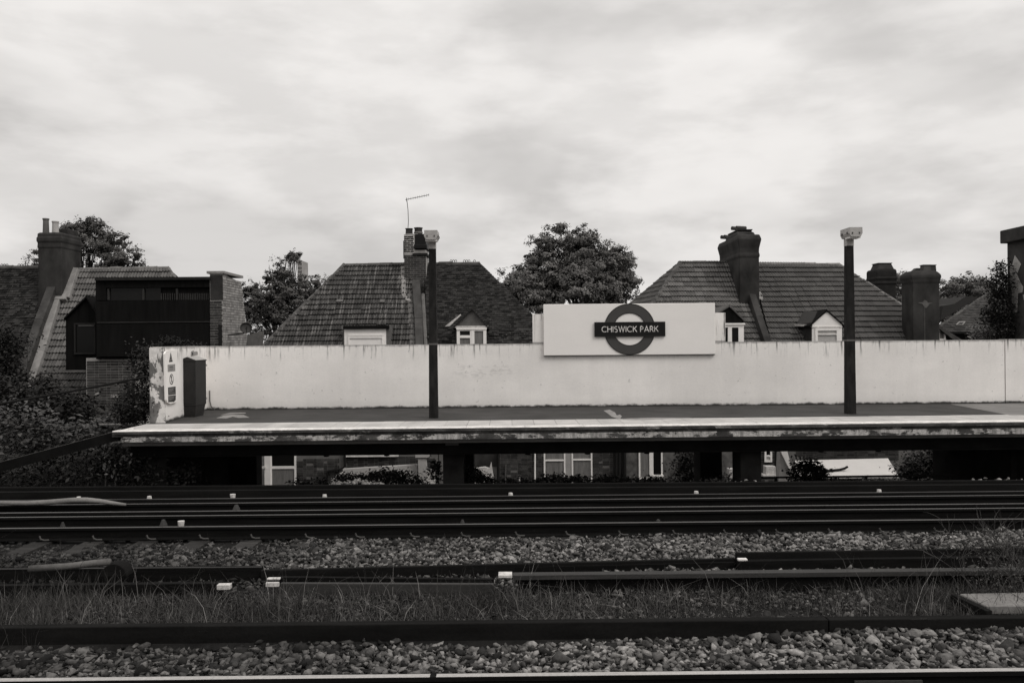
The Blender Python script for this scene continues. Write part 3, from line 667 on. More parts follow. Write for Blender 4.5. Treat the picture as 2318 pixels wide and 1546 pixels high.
# asphalt and its repairs
MB().add([(PXL, eY(PXL) + 1.275, .897), (PXR, eY(PXR) + 1.275, .897), (PXR, WY + .1, .897), (PXL, WY + .1, .897)], [(0, 1, 2, 3)]).build('asphalt', 'asphalt', pl)
def patch(pts, z=.9015, m='patch'):
    q = [PZ(x, y, z) for x, y in pts]; n = len(q)
    return MB().add(q, [tuple(range(n))]).build('repair_patch', m, pl)
patch([(1366, 929), (1380, 927), (1392, 933), (1396, 940), (1403, 938), (1408, 942), (1404, 947), (1396, 947), (1385, 943), (1376, 936)])
patch([(1400, 949), (1420, 947), (1480, 945), (1560, 945), (1570, 946.5), (1440, 950.5)])
patch([(500, 938), (522, 934), (556, 934), (556, 935.5), (528, 937)]); patch([(489, 946), (505, 941), (498, 940), (530, 938.3), (552, 939), (565, 945), (540, 945.5), (527, 943), (512, 947)])
patch([(2150, 914.5), (2420, 911), (2420, 940), (2285, 939.5)], m='concrete')
# black girder, bearers and brick piers below
gd = thing('platform_girder', 'long black girder carrying the platform above the far track', 'girder', (2, 14.6, .4))
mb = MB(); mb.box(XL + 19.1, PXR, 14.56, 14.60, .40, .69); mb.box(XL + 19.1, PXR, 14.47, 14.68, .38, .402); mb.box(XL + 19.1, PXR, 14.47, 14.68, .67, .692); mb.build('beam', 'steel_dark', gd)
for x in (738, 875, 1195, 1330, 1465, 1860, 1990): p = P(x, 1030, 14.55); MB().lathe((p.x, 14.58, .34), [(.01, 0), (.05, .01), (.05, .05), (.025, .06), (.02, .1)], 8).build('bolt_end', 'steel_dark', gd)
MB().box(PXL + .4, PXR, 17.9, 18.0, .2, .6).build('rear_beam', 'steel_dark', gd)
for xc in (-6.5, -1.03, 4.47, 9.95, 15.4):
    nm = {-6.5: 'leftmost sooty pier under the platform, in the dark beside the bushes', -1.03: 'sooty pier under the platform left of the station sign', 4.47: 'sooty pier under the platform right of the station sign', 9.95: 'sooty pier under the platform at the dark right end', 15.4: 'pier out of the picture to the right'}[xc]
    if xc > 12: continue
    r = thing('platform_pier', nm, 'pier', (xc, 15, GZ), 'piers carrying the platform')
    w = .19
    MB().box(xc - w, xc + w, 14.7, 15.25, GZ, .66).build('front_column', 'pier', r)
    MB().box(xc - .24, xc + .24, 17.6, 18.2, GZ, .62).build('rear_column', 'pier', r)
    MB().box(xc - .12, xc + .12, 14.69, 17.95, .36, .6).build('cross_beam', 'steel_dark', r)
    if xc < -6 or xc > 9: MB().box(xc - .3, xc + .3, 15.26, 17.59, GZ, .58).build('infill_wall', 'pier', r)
    if abs(xc + 1.03) < .1:
        o = MB().pbox(1008, 1038, 999.5, 1008, 14.46, .012).build('number_plate', 'sign_dark', r)
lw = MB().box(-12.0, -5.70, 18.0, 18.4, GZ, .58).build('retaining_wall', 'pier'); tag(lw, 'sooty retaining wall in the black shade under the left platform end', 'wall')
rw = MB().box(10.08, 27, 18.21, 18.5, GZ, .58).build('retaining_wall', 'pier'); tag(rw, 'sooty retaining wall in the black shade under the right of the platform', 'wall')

# ------------------------------------------------------------------ white parapet and its return
WT = 2.369
xa, xb, xj = P(1206, 745, WY).x, P(1642, 740, WY).x, P(2275, 840, WY).x
zt = P(1424, 709.5, WY).z
w = thing('parapet_wall', 'long white rendered parapet wall with raised centre behind the platform', 'wall', (1, WY, .89))
out = [(B_.x - .02, .895), (xj - .008, .895), (xj - .008, WT), (xb, WT), (xb, zt), (xa, zt), (xa, WT), (B_.x - .02, WT)]
mb = MB(); n = len(out)
mb.add([(x, WY, z) for x, z in out] + [(x, WY + .24, z) for x, z in out], [(0, 1, 2, 3, 6, 7), (3, 4, 5, 6), tuple(n + i for i in (7, 6, 3, 2, 1, 0)), tuple(n + i for i in (6, 5, 4, 3))] + [((i + 1) % n, i, i + n, (i + 1) % n + n) for i in range(n)])
mb.build('wall_body', 'wall', w)
w2 = MB().box(xj + .008, PXR, WY - .012, WY + .24, .895, WT + .012).build('parapet_wall', 'wall'); tag(w2, 'short stretch of white parapet beyond the upright joint at right edge', 'wall')
rt = thing('return_wall', 'white end wall of the platform with signs, its end peeling', 'wall', (-6.9, 17, .89))
dA = (B_ - A_); nx = Vector((-dA.y, dA.x, 0)).normalized()
th = (PX(340, 900, 0.001 + A_.x) - A_)
TH = P(375, 870, A_.y).x - P(341, 870, A_.y).x
q = [A_.copy(), B_.copy() + Vector((0, -.004, 0)), B_ + Vector((-TH, -.004, 0)), A_ + Vector((-TH, 0, 0))]
MB().prism([(v.x, v.y, .895) for v in q], (0, 0, WT + .004 - .895)).build('wall_body', 'wall', rt)
MB().box(A_.x - TH - .003, A_.x + .001, A_.y - .03, A_.y - .0005, .6, WT - .012).build('wall_end', 'peel', rt)
def on_return(px, py, off=.03): # a point on the face of the return wall
    nn = Vector((dA.y, -dA.x, 0)).normalized(); return PN(px, py, A_ + nn * off, nn)
NR = Vector((dA.y, -dA.x, 0)).normalized()
ns = thing('notice_board', 'narrow white notice board with warning triangle on the return wall', 'sign', on_return(388, 912))
def ret_plate(px, off, th_, name, m, parent):
    q = [on_return(x, y, off) for x, y in px]; return MB().prism(q, NR * -th_).build(name, m, parent)
pts = [(373.5, 801), (376, 795.5), (381, 793.5), (397, 792.5), (401, 795), (403, 905), (399, 910), (386, 914), (379, 911), (377, 905)]
ret_plate(pts, .045, .035, 'board', 'enamel_white', ns)
ret_plate([(386.6, 797.5), (382.8, 819.5), (391, 818.8)], .047, .002, 'warning_triangle', 'enamel_black', ns)
ret_plate([(386.7, 804), (384.6, 816.2), (389.2, 815.8)], .0485, .0012, 'triangle_field', 'sign_grey', ns)
ret_plate([(386.3, 808), (385.8, 814), (387.9, 814)], .050, .001, 'triangle_figure', 'enamel_black', ns)
ret_plate([(379.5, 825.5), (396.5, 824), (396.8, 840), (379.8, 842)], .047, .002, 'grey_label', 'sign_grey', ns)
for y in (829.5, 831.5, 836): ret_plate([(383.5, y), (391.5, y - .5), (391.5, y + .6), (383.5, y + 1.1)], .0485, .001, 'print_line', 'sign_dark', ns)
def ret_disc(cx, cy, rx, ry, off, name, m):
    ret_plate([(cx + rx * math.cos(t), cy - ry * math.sin(t)) for t in [2 * math.pi * k / 24 for k in range(24)]], off, .0015, name, m, ns)
ret_disc(388.4, 858.5, 4.4, 12.2, .047, 'prohibition_ring', 'enamel_black'); ret_disc(388.4, 858.5, 3.4, 9.9, .0485, 'ring_field', 'enamel_white')
ret_plate([(387.3, 851), (389.0, 850), (389.2, 856), (388.6, 866), (387.8, 866), (388.2, 858)], .050, .001, 'figure', 'enamel_black', ns)
ret_plate([(385.8, 850.5), (386.6, 849.6), (391.2, 866), (390.4, 867)], .0508, .0008, 'prohibition_bar', 'enamel_black', ns)
ret_plate([(380.5, 877), (397.5, 874.5), (398, 892.5), (381, 894.5)], .047, .002, 'dark_notice', 'sign_dark', ns)
ret_plate([(381, 896), (398, 894), (398, 905), (394, 909.5), (381, 910.5)], .047, .002, 'dark_notice', 'sign_dark', ns)
for y, e in ((879.5, 395), (881.5, 392), (884, 393), (886, 390), (889.5, 396), (898, 395), (900.3, 394), (903, 393), (905.5, 388)):
    ret_plate([(382.5, y), (e, y - 1.2), (e, y - .4), (382.5, y + .9)], .0485, .001, 'print_line', 'sign_grey', ns)
o = MB(); o.prism([on_return(x, y, .012) for x, y in ((433.5, 795.5), (438.5, 793), (439, 796), (447, 795.5), (448.5, 802), (433, 806.5))], NR * -.01); tag(o.build('torn_sticker', 'sign_grey'), 'small speckled torn sticker on white wall above the cabinet lid', 'sticker')
for i, (px, py, r_) in enumerate(((436, 799, .03), (440, 800, .025), (444, 801.5, .022))):
    c = on_return(px, py, .014); MB()
tag(MB().prism([on_return(x, y, .0145) for x, y in ((434.5, 798), (437, 797), (437.6, 803), (434.6, 804.5))], NR * -.002).build('torn_scrap', 'sign_dark'), 'dark scrap on the torn sticker above the cabinet', 'sticker')
tag(MB().tube([(B_.x + .06, WY - .015, 1.35), (B_.x + .065, WY - .015, 1.1), (B_.x + .1, WY - .02, .98), (B_.x + .18, WY - .03, .91)], .012, 6).build('cable', 'render_mid'), 'thin cable down the corner of the white wall beside the cabinet', 'cable')
# cabinet
cb = thing('cabinet', 'dark metal equipment cabinet with sloping lid by the return wall', 'cabinet', PZ(430, 945, .9))
CY = PZ(443, 944, .9).y; cx0, cx1 = P(405.5, 870, CY).x, P(443, 870, CY).x; CD = .58
zb, ze, zp = P(440, 919, CY).z, P(443, 815.5, CY).z, P(424, 808, CY).z
bevel(MB().box(cx0, cx1, CY, CY + CD, zb, ze - .012).build('body', 'cab', cb), .008)
MB().loft([(cx0 + .03, CY + .04, .897), (cx1 - .03, CY + .04, .897), (cx1 - .03, CY + CD - .1, .897), (cx0 + .03, CY + CD - .1, .897)], [(cx0 + .006, CY + .01, zb), (cx1 - .006, CY + .01, zb), (cx1 - .006, CY + CD - .04, zb), (cx0 + .006, CY + CD - .04, zb)]).build('plinth', 'cab', cb)
xm = (cx0 + cx1) / 2
a = [(cx0 - .012, ze - .016), (cx1 + .012, ze - .016), (cx1 + .012, ze), (xm, zp), (cx0 - .012, ze)]
MB().loft([(x, CY - .012, z) for x, z in a], [(x, CY + CD + .012, z) for x, z in a]).build('lid', 'cab', cb)
MB().loft([(xm, CY - .012, zp + .001), (cx1 + .012, CY - .012, ze + .001), (cx1 + .012, CY - .012, ze + .004), (xm, CY - .012, zp + .004)], [(xm, CY + CD + .012, zp + .001), (cx1 + .012, CY + CD + .012, ze + .001), (cx1 + .012, CY + CD + .012, ze + .004), (xm, CY + CD + .012, zp + .004)]).build('lid_sheet', 'cab_lid', cb)
MB().box(cx0 + .03, cx1 - .03, CY - .006, CY - .0005, zb + .05, ze - .06).build('door', 'cab', cb)
for z in (ze - .12, zb + .12): MB().box(cx1 + .001, cx1 + .02, CY + CD - .02, CY + CD + .01, z - .02, z + .02).build('hinge', 'lamp', cb)

# ------------------------------------------------------------------ station sign
sg = thing('station_sign', 'white station name sign with ringed name bar on the wall', 'sign', (P(1424, 745, WY).x, WY, 2.2))
SY = WY - .07
px0, px1 = P(1230.5, 745, SY).x, P(1619, 745, SY).x; z1, z0 = P(1424, 687.5, SY).z, P(1424, 803.5, SY).z
bevel(MB().box(px0, px1, SY, WY - .003, z0, z1).build('panel', 'enamel_white', sg), .008)
MB().box(px0 + .004, px1 - .004, SY + .004, WY - .004, z0 - .014, z0 - .001).build('lower_rail', 'sign_dark', sg)
C0 = P(1425, 745.3, SY); ro, ri = 57.2 * SY / FPX, 36.8 * SY / FPX
mb = MB(); n = 72; fr, bk = SY - .012, SY - .002
vs = []
for k in range(n):
    t = 2 * math.pi * k / n
    for r_, y in ((ro, fr), (ri, fr), (ri, bk), (ro, bk)): vs.append((C0.x + r_ * math.cos(t), y, C0.z + r_ * math.sin(t)))
fs = []
for k in range(n):
    a, b = 4 * k, 4 * ((k + 1) % n)
    fs += [(a + i, a + (i + 1) % 4, b + (i + 1) % 4, b + i) for i in range(4)]
mb.add(vs, fs).build('ring', 'enamel_ring', sg)
mb = MB()
for r_ in (ro, ri):
    v2 = []; f2 = []
    for k in range(n):
        t = 2 * math.pi * k / n
        for d, y in ((-.008, fr - .003), (.008, fr - .003), (.008, fr - .0005), (-.008, fr - .0005)): v2.append((C0.x + (r_ + d) * math.cos(t), y, C0.z + (r_ + d) * math.sin(t)))
    for k in range(n):
        a, b = 4 * k, 4 * ((k + 1) % n); f2 += [(a + i, a + (i + 1) % 4, b + (i + 1) % 4, b + i) for i in range(4)]
    mb.add(v2, f2)
mb.build('ring_rim', 'enamel_black', sg)
bx0, bx1 = P(1345.3, 745, fr).x, P(1505.5, 745, fr).x; bz1, bz0 = P(1425, 728.8, fr).z, P(1425, 762.2, fr).z
bar_o = MB().box(bx0, bx1, fr - .03, fr - .0036, bz0, bz1).build('name_bar', 'enamel_black', sg)
mb = MB(); e_ = .008; yb = fr - .033
mb.box(bx0, bx1, yb, fr - .0305, bz1 - e_, bz1); mb.box(bx0, bx1, yb, fr - .0305, bz0, bz0 + e_); mb.box(bx0, bx0 + e_, yb, fr - .0305, bz0 + e_, bz1 - e_); mb.box(bx1 - e_, bx1, yb, fr - .0305, bz0 + e_, bz1 - e_)
mb.build('bar_rim', 'sign_dark', bar_o)
def ribbon(mb, pts, w, y, d):
    pts = [Vector((p[0], 0, p[1])) for p in pts]; Ls, Rs = [], []
    for i, p in enumerate(pts):
        d0 = (p - pts[i - 1]).normalized() if i else None; d1 = (pts[i + 1] - p).normalized() if i < len(pts) - 1 else None
        t = (d0 + d1).normalized() if d0 and d1 else (d0 or d1); nrm = Vector((-t.z, 0, t.x)); c = max(.35, nrm.dot(Vector((-(d1 or d0).z, 0, (d1 or d0).x))))
        Ls.append(p + nrm * w / 2 / c); Rs.append(p - nrm * w / 2 / c)
    o = len(mb.v); n = len(pts); vs = []
    for l, r in zip(Ls, Rs): vs += [(l.x, y, l.z), (r.x, y, r.z), (r.x, y + d, r.z), (l.x, y + d, l.z)]
    fs = [(0, 1, 2, 3), (4 * n - 4, 4 * n - 1, 4 * n - 2, 4 * n - 3)]
    for k in range(n - 1): fs += [(4 * k + i, 4 * k + 4 + i, 4 * k + 4 + (i + 1) % 4, 4 * k + (i + 1) % 4) for i in range(4)]
    mb.add(vs, fs)
def arc(cx, cz, rx, rz, a0, a1, n=14): return [(cx + rx * math.cos(math.radians(a0 + (a1 - a0) * k / n)), cz + rz * math.sin(math.radians(a0 + (a1 - a0) * k / n))) for k in range(n + 1)]
GL = {'C': (.86, [arc(.5, .5, .46, .46, 48, 312, 22)]), 'H': (.78, [[(.07, 0), (.07, 1)], [(.71, 0), (.71, 1)], [(.07, .53), (.71, .53)]]), 'I': (.16, [[(.08, 0), (.08, 1)]]),
      'S': (.62, [arc(.31, .735, .215, .225, 40, 250, 14) + arc(.30, .25, .245, .255, 75, -140, 16)]),
      'W': (1.12, [[(.04, 1), (.31, .04), (.56, .97), (.81, .04), (1.08, 1)]]), 'K': (.72, [[(.07, 0), (.07, 1)], [(.66, 1), (.12, .47)], [(.27, .60), (.70, 0)]]),
      'P': (.60, [[(.07, 0), (.07, 1)], [(.07, .935), (.30, .935)] + arc(.30, .70, .235, .235, 90, -90, 10) + [(.07, .465)]]),
      'A': (.84, [[(.04, 0), (.42, .97), (.80, 0)], [(.17, .30), (.67, .30)]]),
      'R': (.66, [[(.07, 0), (.07, 1)], [(.07, .935), (.32, .935)] + arc(.32, .71, .225, .225, 90, -90, 10) + [(.07, .485)], [(.33, .48), (.64, 0)]]), ' ': (.30, [])}
txt = 'CHISWICK PARK'; H = 13.0 * SY / FPX; gap = .125
tw_ = sum(GL[c][0] for c in txt) + gap * (len(txt) - 1); want = 128 * SY / FPX; kx = want / (tw_ * H)
cx = P(1425.7, 745, fr).x - want / 2; cz = P(1425, 745, fr).z - H / 2
for c in txt:
    wd, strokes = GL[c]; mb = MB()
    for i, sk in enumerate(strokes): ribbon(mb, [(cx + x * H * kx, cz + z * H) for x, z in sk], H * .122, fr - .0345 - i * .0004, .004)
    if strokes: mb.build('letter', 'white', bar_o)
    cx += (wd + gap) * H * kx

# ------------------------------------------------------------------ lamp posts
def lamp_post(px, py, label, nearest):
    b = PZ(px, py, PZT); z1 = P(px - 2, 562 if px < 1500 else 555, b.y).z
    r = thing('lamp_post', label, 'lamp post', (b.x, b.y, .897), 'platform lamp posts')
    hb, ht = .088, .068
    MB().sqlathe((b.x, b.y, .897), [(hb, hb, 0), (ht, ht, z1 - .897)]).build('post', 'post', r)
    k = .45; h = hb + (ht - hb) * k; zz = .897 + (z1 - .897) * .43
    MB().sqlathe((b.x, b.y, zz), [(h + .006, h + .006, 0), (h + .006, h + .006, .035)]).build('band', 'render_mid', r)
    MB().sqlathe((b.x, b.y, z1 - .02), [(ht + .004, ht + .004, 0), (ht + .004, ht + .004, .15)]).build('collar', 'lamp', r)
    zl = z1 + .1; w = .128
    sec = [(-w, .215), (-w - .004, .10), (-w * .75, .03), (w * .75, .03), (w + .004, .10), (w, .215)]
    hd = MB().loft([(b.x + a, b.y - .34, zl + z) for a, z in sec], [(b.x + a, b.y + .10, zl + z) for a, z in sec]).build('lamp_head', 'lamp', r)
    MB().box(b.x - .11, b.x + .11, b.y - .30, b.y - .08, zl + .005, zl + .032).build('lens', 'lens', r)
    for sx_ in (-1, 1):
        for yy in (-.25, .0): MB().box(b.x + sx_ * (w + .006) - .012, b.x + sx_ * (w + .006) + .012, b.y + yy - .02, b.y + yy + .02, zl + .09, zl + .13).build('clip', 'lamp_dark', r)
    for sx_ in (-.07, .07): MB().box(b.x + sx_ - .01, b.x + sx_ + .01, b.y - .35, b.y - .3402, zl + .085, zl + .12).build('clip', 'lamp_dark', r)
    return r
lamp_post(982, 945.5, 'dark tapering lamp post left of the sign, before the brick chimney', 1)
lamp_post(1924.5, 936, 'dark tapering lamp post right of the sign, before the hipped grey roof', 0)

# ------------------------------------------------------------------ roofs, bricks, chimneys
class Plane:
    def __init__(s, Y0, pitch, yaw=0.0, X0=0.0):
        s.u = Vector((math.cos(yaw), math.sin(yaw), 0)); s.h = Vector((-math.sin(yaw), math.cos(yaw), 0))
        s.v = (s.h * math.cos(pitch) + Vector((0, 0, 1)) * math.sin(pitch)).normalized(); s.n = s.u.cross(s.v).normalized(); s.p = Vector((X0, Y0, ZC))
    def hit(s, px, py, off=0.0): return PN(px, py, s.p + s.n * off, s.n)
    def uv(s, q): d = q - s.p; return (d.dot(s.u), d.dot(s.v))
    def at(s, u, v, w=0.0): return s.p + s.u * u + s.v * v + s.n * w
def place(name, me, m, parent, o, u, v, n):
    ob = link(name, me, m, parent); ob.matrix_basis = Matrix(((u.x, v.x, n.x, o.x), (u.y, v.y, n.y, o.y), (u.z, v.z, n.z, o.z), (0, 0, 0, 1))); return ob
def tile_mesh(w, g, rolls, amp, lift, ov=.05):
    mb = MB(); N = rolls * 4 if rolls else 1; vs = []
    for (y, t) in ((0.0, lift * .62), (0.0, lift), (g + ov, .006)):
        for i in range(N + 1):
            x = w * i / N; b = amp * (0.5 - 0.5 * math.cos(2 * math.pi * i / 4)) if rolls else 0
            vs.append((x + (.002 if i == 0 else (-.002 if i == N else 0)), y, t + b * (1 if y == 0 else .8)))
    n = N + 1; fs = []
    for r_ in range(2): fs += [(r_ * n + i, r_ * n + i + 1, (r_ + 1) * n + i + 1, (r_ + 1) * n + i) for i in range(N)]
    return mb.add(vs, fs).mesh('tile')
def clip_mesh(me, poly, u0, v0):
    bm = bmesh.new(); bm.from_mesh(me)
    for i in range(len(poly)):
        a, b = poly[i], poly[(i + 1) % len(poly)]; d = (b[0] - a[0], b[1] - a[1])
        bmesh.ops.bisect_plane(bm, geom=bm.verts[:] + bm.edges[:] + bm.faces[:], plane_co=(a[0] - u0, a[1] - v0, 0), plane_no=(d[1], -d[0], 0), clear_outer=True)
    if not bm.faces: bm.free(); return None
    m2 = bpy.data.meshes.new('tile'); bm.to_mesh(m2); bm.free(); return m2
def inside(poly, p, e=0.0):
    for i in range(len(poly)):
        a, b = poly[i], poly[(i + 1) % len(poly)]; dx, dy = b[0] - a[0], b[1] - a[1]; L = math.hypot(dx, dy)
        if (dx * (p[1] - a[1]) - dy * (p[0] - a[0])) / L < -e: return False
    return True
def roof(root, outline, pl_, ridge_px, m, w, g, rolls, amp, stagger=False, limit=290, back=True, rear=None, jitter=.004, v0=None):
    """outline: corners as seen in the photograph; tiles are laid course by course on the slope they mark"""
    C3 = [pl_.hit(x, y) for x, y in outline]; poly = [pl_.uv(c) for c in C3]
    ar = sum(poly[i][0] * poly[(i + 1) % len(poly)][1] - poly[(i + 1) % len(poly)][0] * poly[i][1] for i in range(len(poly)))
    if ar < 0: poly.reverse(); C3.reverse()
    rd = pl_.hit(*ridge_px)
    hull = [c - pl_.n * .03 for c in C3]
    if rear: hull += rear
    elif back: hull += [c + pl_.h * (2 * (rd - c).dot(pl_.h)) - Vector((0, 0, .03)) for c in C3]
    else: hull += [c + pl_.h * .6 - Vector((0, 0, .6)) for c in C3]
    me = bpy.data.meshes.new('roof'); bm = bmesh.new()
    for c in hull: bm.verts.new(c)
    bmesh.ops.convex_hull(bm, input=bm.verts); bmesh.ops.recalc_face_normals(bm, faces=bm.faces); bm.to_mesh(me); bm.free()
    core = link('roof', me, 'roof_under', root)
    T = tile_mesh(w, g, rolls, amp, .06 if rolls else .03)
    us = [p[0] for p in poly]; vs = [p[1] for p in poly]; lo, hi = min(us), max(us)
    todo = []; v = min(vs) if v0 is None else v0; row = 0
    while v < max(vs):
        u = lo - w - (w / 2 if stagger and row % 2 else 0) + random.uniform(-.01, .01)
        while u < hi:
            cs = [(u, v), (u + w, v), (u + w, v + g + .05), (u, v + g + .05)]; ins = [inside(poly, c) for c in cs]
            if any(ins) or inside(poly, (u + w / 2, v + g / 2)): todo.append((u, v, all(ins)))
            u += w
        v += g; row += 1
    seen = [t for t in todo if pl_.at(t[0], t[1] + g).z > ZC - .35 or pl_.p.x < -20]
    rest = [t for t in todo if t not in set(seen)]
    single, bulk = seen[:limit], seen[limit:] + rest
    for (u, v, full) in single:
        me = T if full else clip_mesh(T, poly, u, v)
        if me is None: continue
        o = pl_.at(u, v, random.uniform(0, jitter * 2.5) + .018 * math.sin(u * 1.1 + v * .6) * math.sin(v * .9 + .5)); a = random.gauss(0, .016)
        if random.random() < .025 and full: o = o - pl_.v * random.uniform(.02, .06) + pl_.n * .012; a += random.choice((-.05, .05))
        uu = (pl_.u + pl_.n * a).normalized(); nn = uu.cross(pl_.v).normalized(); place('tile', me, m, core, o, uu, pl_.v, nn)
    if bulk:
        mb = MB()
        for (u, v, full) in bulk:
            me = T if full else clip_mesh(T, poly, u, v)
            if me is None: continue
            j = random.uniform(0, jitter); sk = random.gauss(0, .008)
            mb.add([pl_.at(u + q.co.x, v + q.co.y, q.co.z + j + sk * q.co.x) for q in me.vertices], [tuple(p.vertices) for p in me.polygons])
            if me is not T: bpy.data.meshes.remove(me)
        if mb.v: tag(mb.build('tile', m, core, fix=False), kind='stuff')
    return core, poly
def ridge(parent, a, b, r, m, L=.42, name='ridge_tile'):
    d = b - a; n = max(1, round(d.length / L)); t = d.normalized(); s = t.cross(Vector((0, 0, 1))).normalized(); u = s.cross(t)
    mb = MB(); l = d.length / n
    A = [math.pi * (k / 8 * 1.2 - .1) for k in range(9)]
    mb.rings([[Vector((math.cos(x) * rr, y, math.sin(x) * rr)) for x in A] for y, rr in ((.004, r * .97), (l * .93, r), (l * .93, r * 1.06), (l - .002, r * 1.06))]); me = mb.mesh(name)
    for k in range(n): place(name, me, m, parent, a + d * (k / n) - u * r * .35 + u * random.uniform(-.018, .014) + s * random.uniform(-.01, .01), s, t, u)
def roof_strip(parent, pl_, pts, wpx, lift, m, name='coping', deep=.35):
    for (a, b) in zip(pts[:-1], pts[1:]):
        q = [pl_.hit(a[0], a[1], lift), pl_.hit(a[0] + wpx[0], a[1] + wpx[1], lift), pl_.hit(b[0] + wpx[0], b[1] + wpx[1], lift), pl_.hit(b[0], b[1], lift)]
        bevel(MB().prism(q, -pl_.n * deep).build(name, m, parent), .012)
BR = {}
def bricks(parent, o, u, n, w, h, m, bond=0, skip=0.0, proud=.012, cap=300, par=0):
    """brick courses laid from corner o, along u, standing proud along n"""
    if 'b' not in BR: BR['b'] = MB().box(0, 1, -.05, 0, 0, .059).mesh('brick')
    rows = int(h / .075); cnt = 0; z = Vector((0, 0, 1))
    for r_ in range(rows):
        x = 0.0; k = (r_ + par) % 2
        if k: x = -.11
        while x < w - .03:
            L = .215 if (bond == 0 or k % 2 == 0) else .1025
            a, b = max(x, 0), min(x + L, w)
            if b - a > .03 and random.random() >= skip and cnt < cap:
                me = BR.setdefault(m, None)
                if me is None: me = BR['b'].copy(); me.materials.append(mat[m]); BR[m] = me
                ob = place('brick', me, None, parent, o + u * a + z * (r_ * .075 + .005) + n * (proud + random.uniform(-.003, .003)), u, -n, z); ob.scale = (1, 1, 1)
                M4 = ob.matrix_basis.copy(); ob.matrix_basis = M4 @ Matrix.Diagonal((b - a, -1, 1, 1)); cnt += 1
            x += L + .013; k += 1
    return cnt
def pot(parent, px0, px1, y0, y1, Y, m, sq=False, flare=0.0):
    a, b = P(px0, y0, Y), P(px1, y1, Y); c = (a.x + b.x) / 2; r = (b.x - a.x) / 2; h = a.z - b.z
    f = (MB().sqlathe if sq else MB().lathe)
    pr = [(r, 0), (r * (.93 - flare), h * .3), (r * (.86 - flare), h * .88), (r * 1.02 - flare * r, h * .9), (r * 1.02 - flare * r, h)]
    if sq: o = MB().sqlathe((c, Y, b.z), [(q, q, z) for q, z in pr])
    else: o = MB().lathe((c, Y, b.z), pr, 12)
    return o.build('chimney_pot', m, parent)
def window(parent, x0, x1, y0, y1, Y, fr_=5, vert=(), hor=(), pane='glass', m='pvc', name='window', depth=.06):
    """frame bars in photo pixels; panes set back as sub-parts"""
    mb = MB()
    mb.pbox(x0, x1, y0, y0 + fr_, Y, depth); mb.pbox(x0, x1, y1 - fr_, y1, Y, depth)
    mb.pbox(x0, x0 + fr_, y0 + fr_, y1 - fr_, Y, depth); mb.pbox(x1 - fr_, x1, y0 + fr_, y1 - fr_, Y, depth)
    xs = [x0 + fr_] + [q for v in vert for q in v] + [x1 - fr_]; ys = [y0 + fr_] + [q for h in hor for q in h] + [y1 - fr_]
    for a, b in vert: mb.pbox(a, b, y0 + fr_, y1 - fr_, Y - .002, depth)
    for a, b in hor: mb.pbox(x0 + fr_, x1 - fr_, a, b, Y - .004, depth)
    o = mb.build(name, m, parent); k = 0; par = o if not (parent.parent is not None) else parent
    for i in range(0, len(xs), 2):
        for j in range(0, len(ys), 2):
            pm = pane[k % len(pane)] if isinstance(pane, (list, tuple)) else pane; k += 1
            MB().pbox(xs[i], xs[i + 1], ys[j], ys[j + 1], Y + depth * .6, .01).build('pane', pm, par)
    return o
UX = Vector((1, 0, 0)); UY = Vector((0, 1, 0)); NF = Vector((0, -1, 0))
FY = 26.5
def facade(root, px0, px1, m='mortar_dark', top=.35, Y=FY, back=9.0):
    a, b = P(px0, 1050, Y).x, P(px1, 1050, Y).x
    return MB().box(a, b, Y, Y + back, GZ, ZC - top).build('wall', m, root)

# --- middle pair: left half with lichened interlocking tiles and a brick stack
PB = Plane(26.4, math.radians(46))
hB = thing('house', 'house with lichened interlocking tiles and brick chimney left of the pair', 'house', (-5, 27, GZ), 'houses behind the station')
wB = facade(hB, 598, 992)
core, poly = roof(hB, [(782, 600), (930, 599), (946, 700), (950, 806), (572, 806)], PB, (850, 598), 'tile_old', .30, .251, 3, .03, v0=-.70)
ridge(core, PB.hit(782, 600), PB.hit(915, 599), .10, 'ridge')
ridge(core, PB.hit(570, 808), PB.hit(780, 599), .095, 'ridge', .38, 'hip_tile')
for x, y in ((770, 682), (866, 683)):
    q = PB.hit(x, y, .03); k = .11 if x < 800 else .08
    MB().loft([q + UX * -k + PB.v * -.12 + PB.n * .01, q + UX * k + PB.v * -.12 + PB.n * .01, q + UX * k + PB.v * .12, q + UX * -k + PB.v * .12], [q + UX * -k + PB.v * -.12 + PB.n * .10, q + UX * k + PB.v * -.12 + PB.n * .10, q + UX * k + PB.v * .12 + PB.n * .02, q + UX * -k + PB.v * .12 + PB.n * .02]).build('roof_vent', 'flash_mid', hB)
roof_strip(hB, PB, [(922, 664), (929, 806)], (12, 0), .06, 'flash_mid', 'fillet'); roof_strip(hB, PB, [(953, 664), (961, 806)], (8, 0), .06, 'flash_mid', 'fillet')
roof_strip(hB, PB, [(932, 634), (938, 720), (941, 806)], (18, 0), .20, 'coping_dark', 'party_wall_coping', .5)
roof_strip(hB, PB, [(907, 602), (909, 668)], (10, 0), .07, 'flash', 'flashing', .2); roof_strip(hB, PB, [(908, 667), (920, 680)], (14, 3), .07, 'flash', 'flashing', .2)
SYc = 28.55
ch = thing; sx0, sx1 = P(915.5, 640, SYc).x, P(964.5, 640, SYc).x; zb_, zt_ = P(940, 705, SYc).z, P(940, 532, SYc).z
st = MB().box(sx0, sx1, SYc, SYc + .95, zb_, zt_).build('chimney', 'mortar', hB)
zsp = P(940, 573, SYc).z
bricks(st, Vector((sx0, SYc, zb_)), UX, NF, sx1 - sx0, zsp - zb_ - .03, 'brick')
bricks(st, Vector((sx0 - .002, SYc, zsp + .02)), UX, NF, (sx1 - sx0) * .45, zt_ - zsp - .03, 'brick_dark')
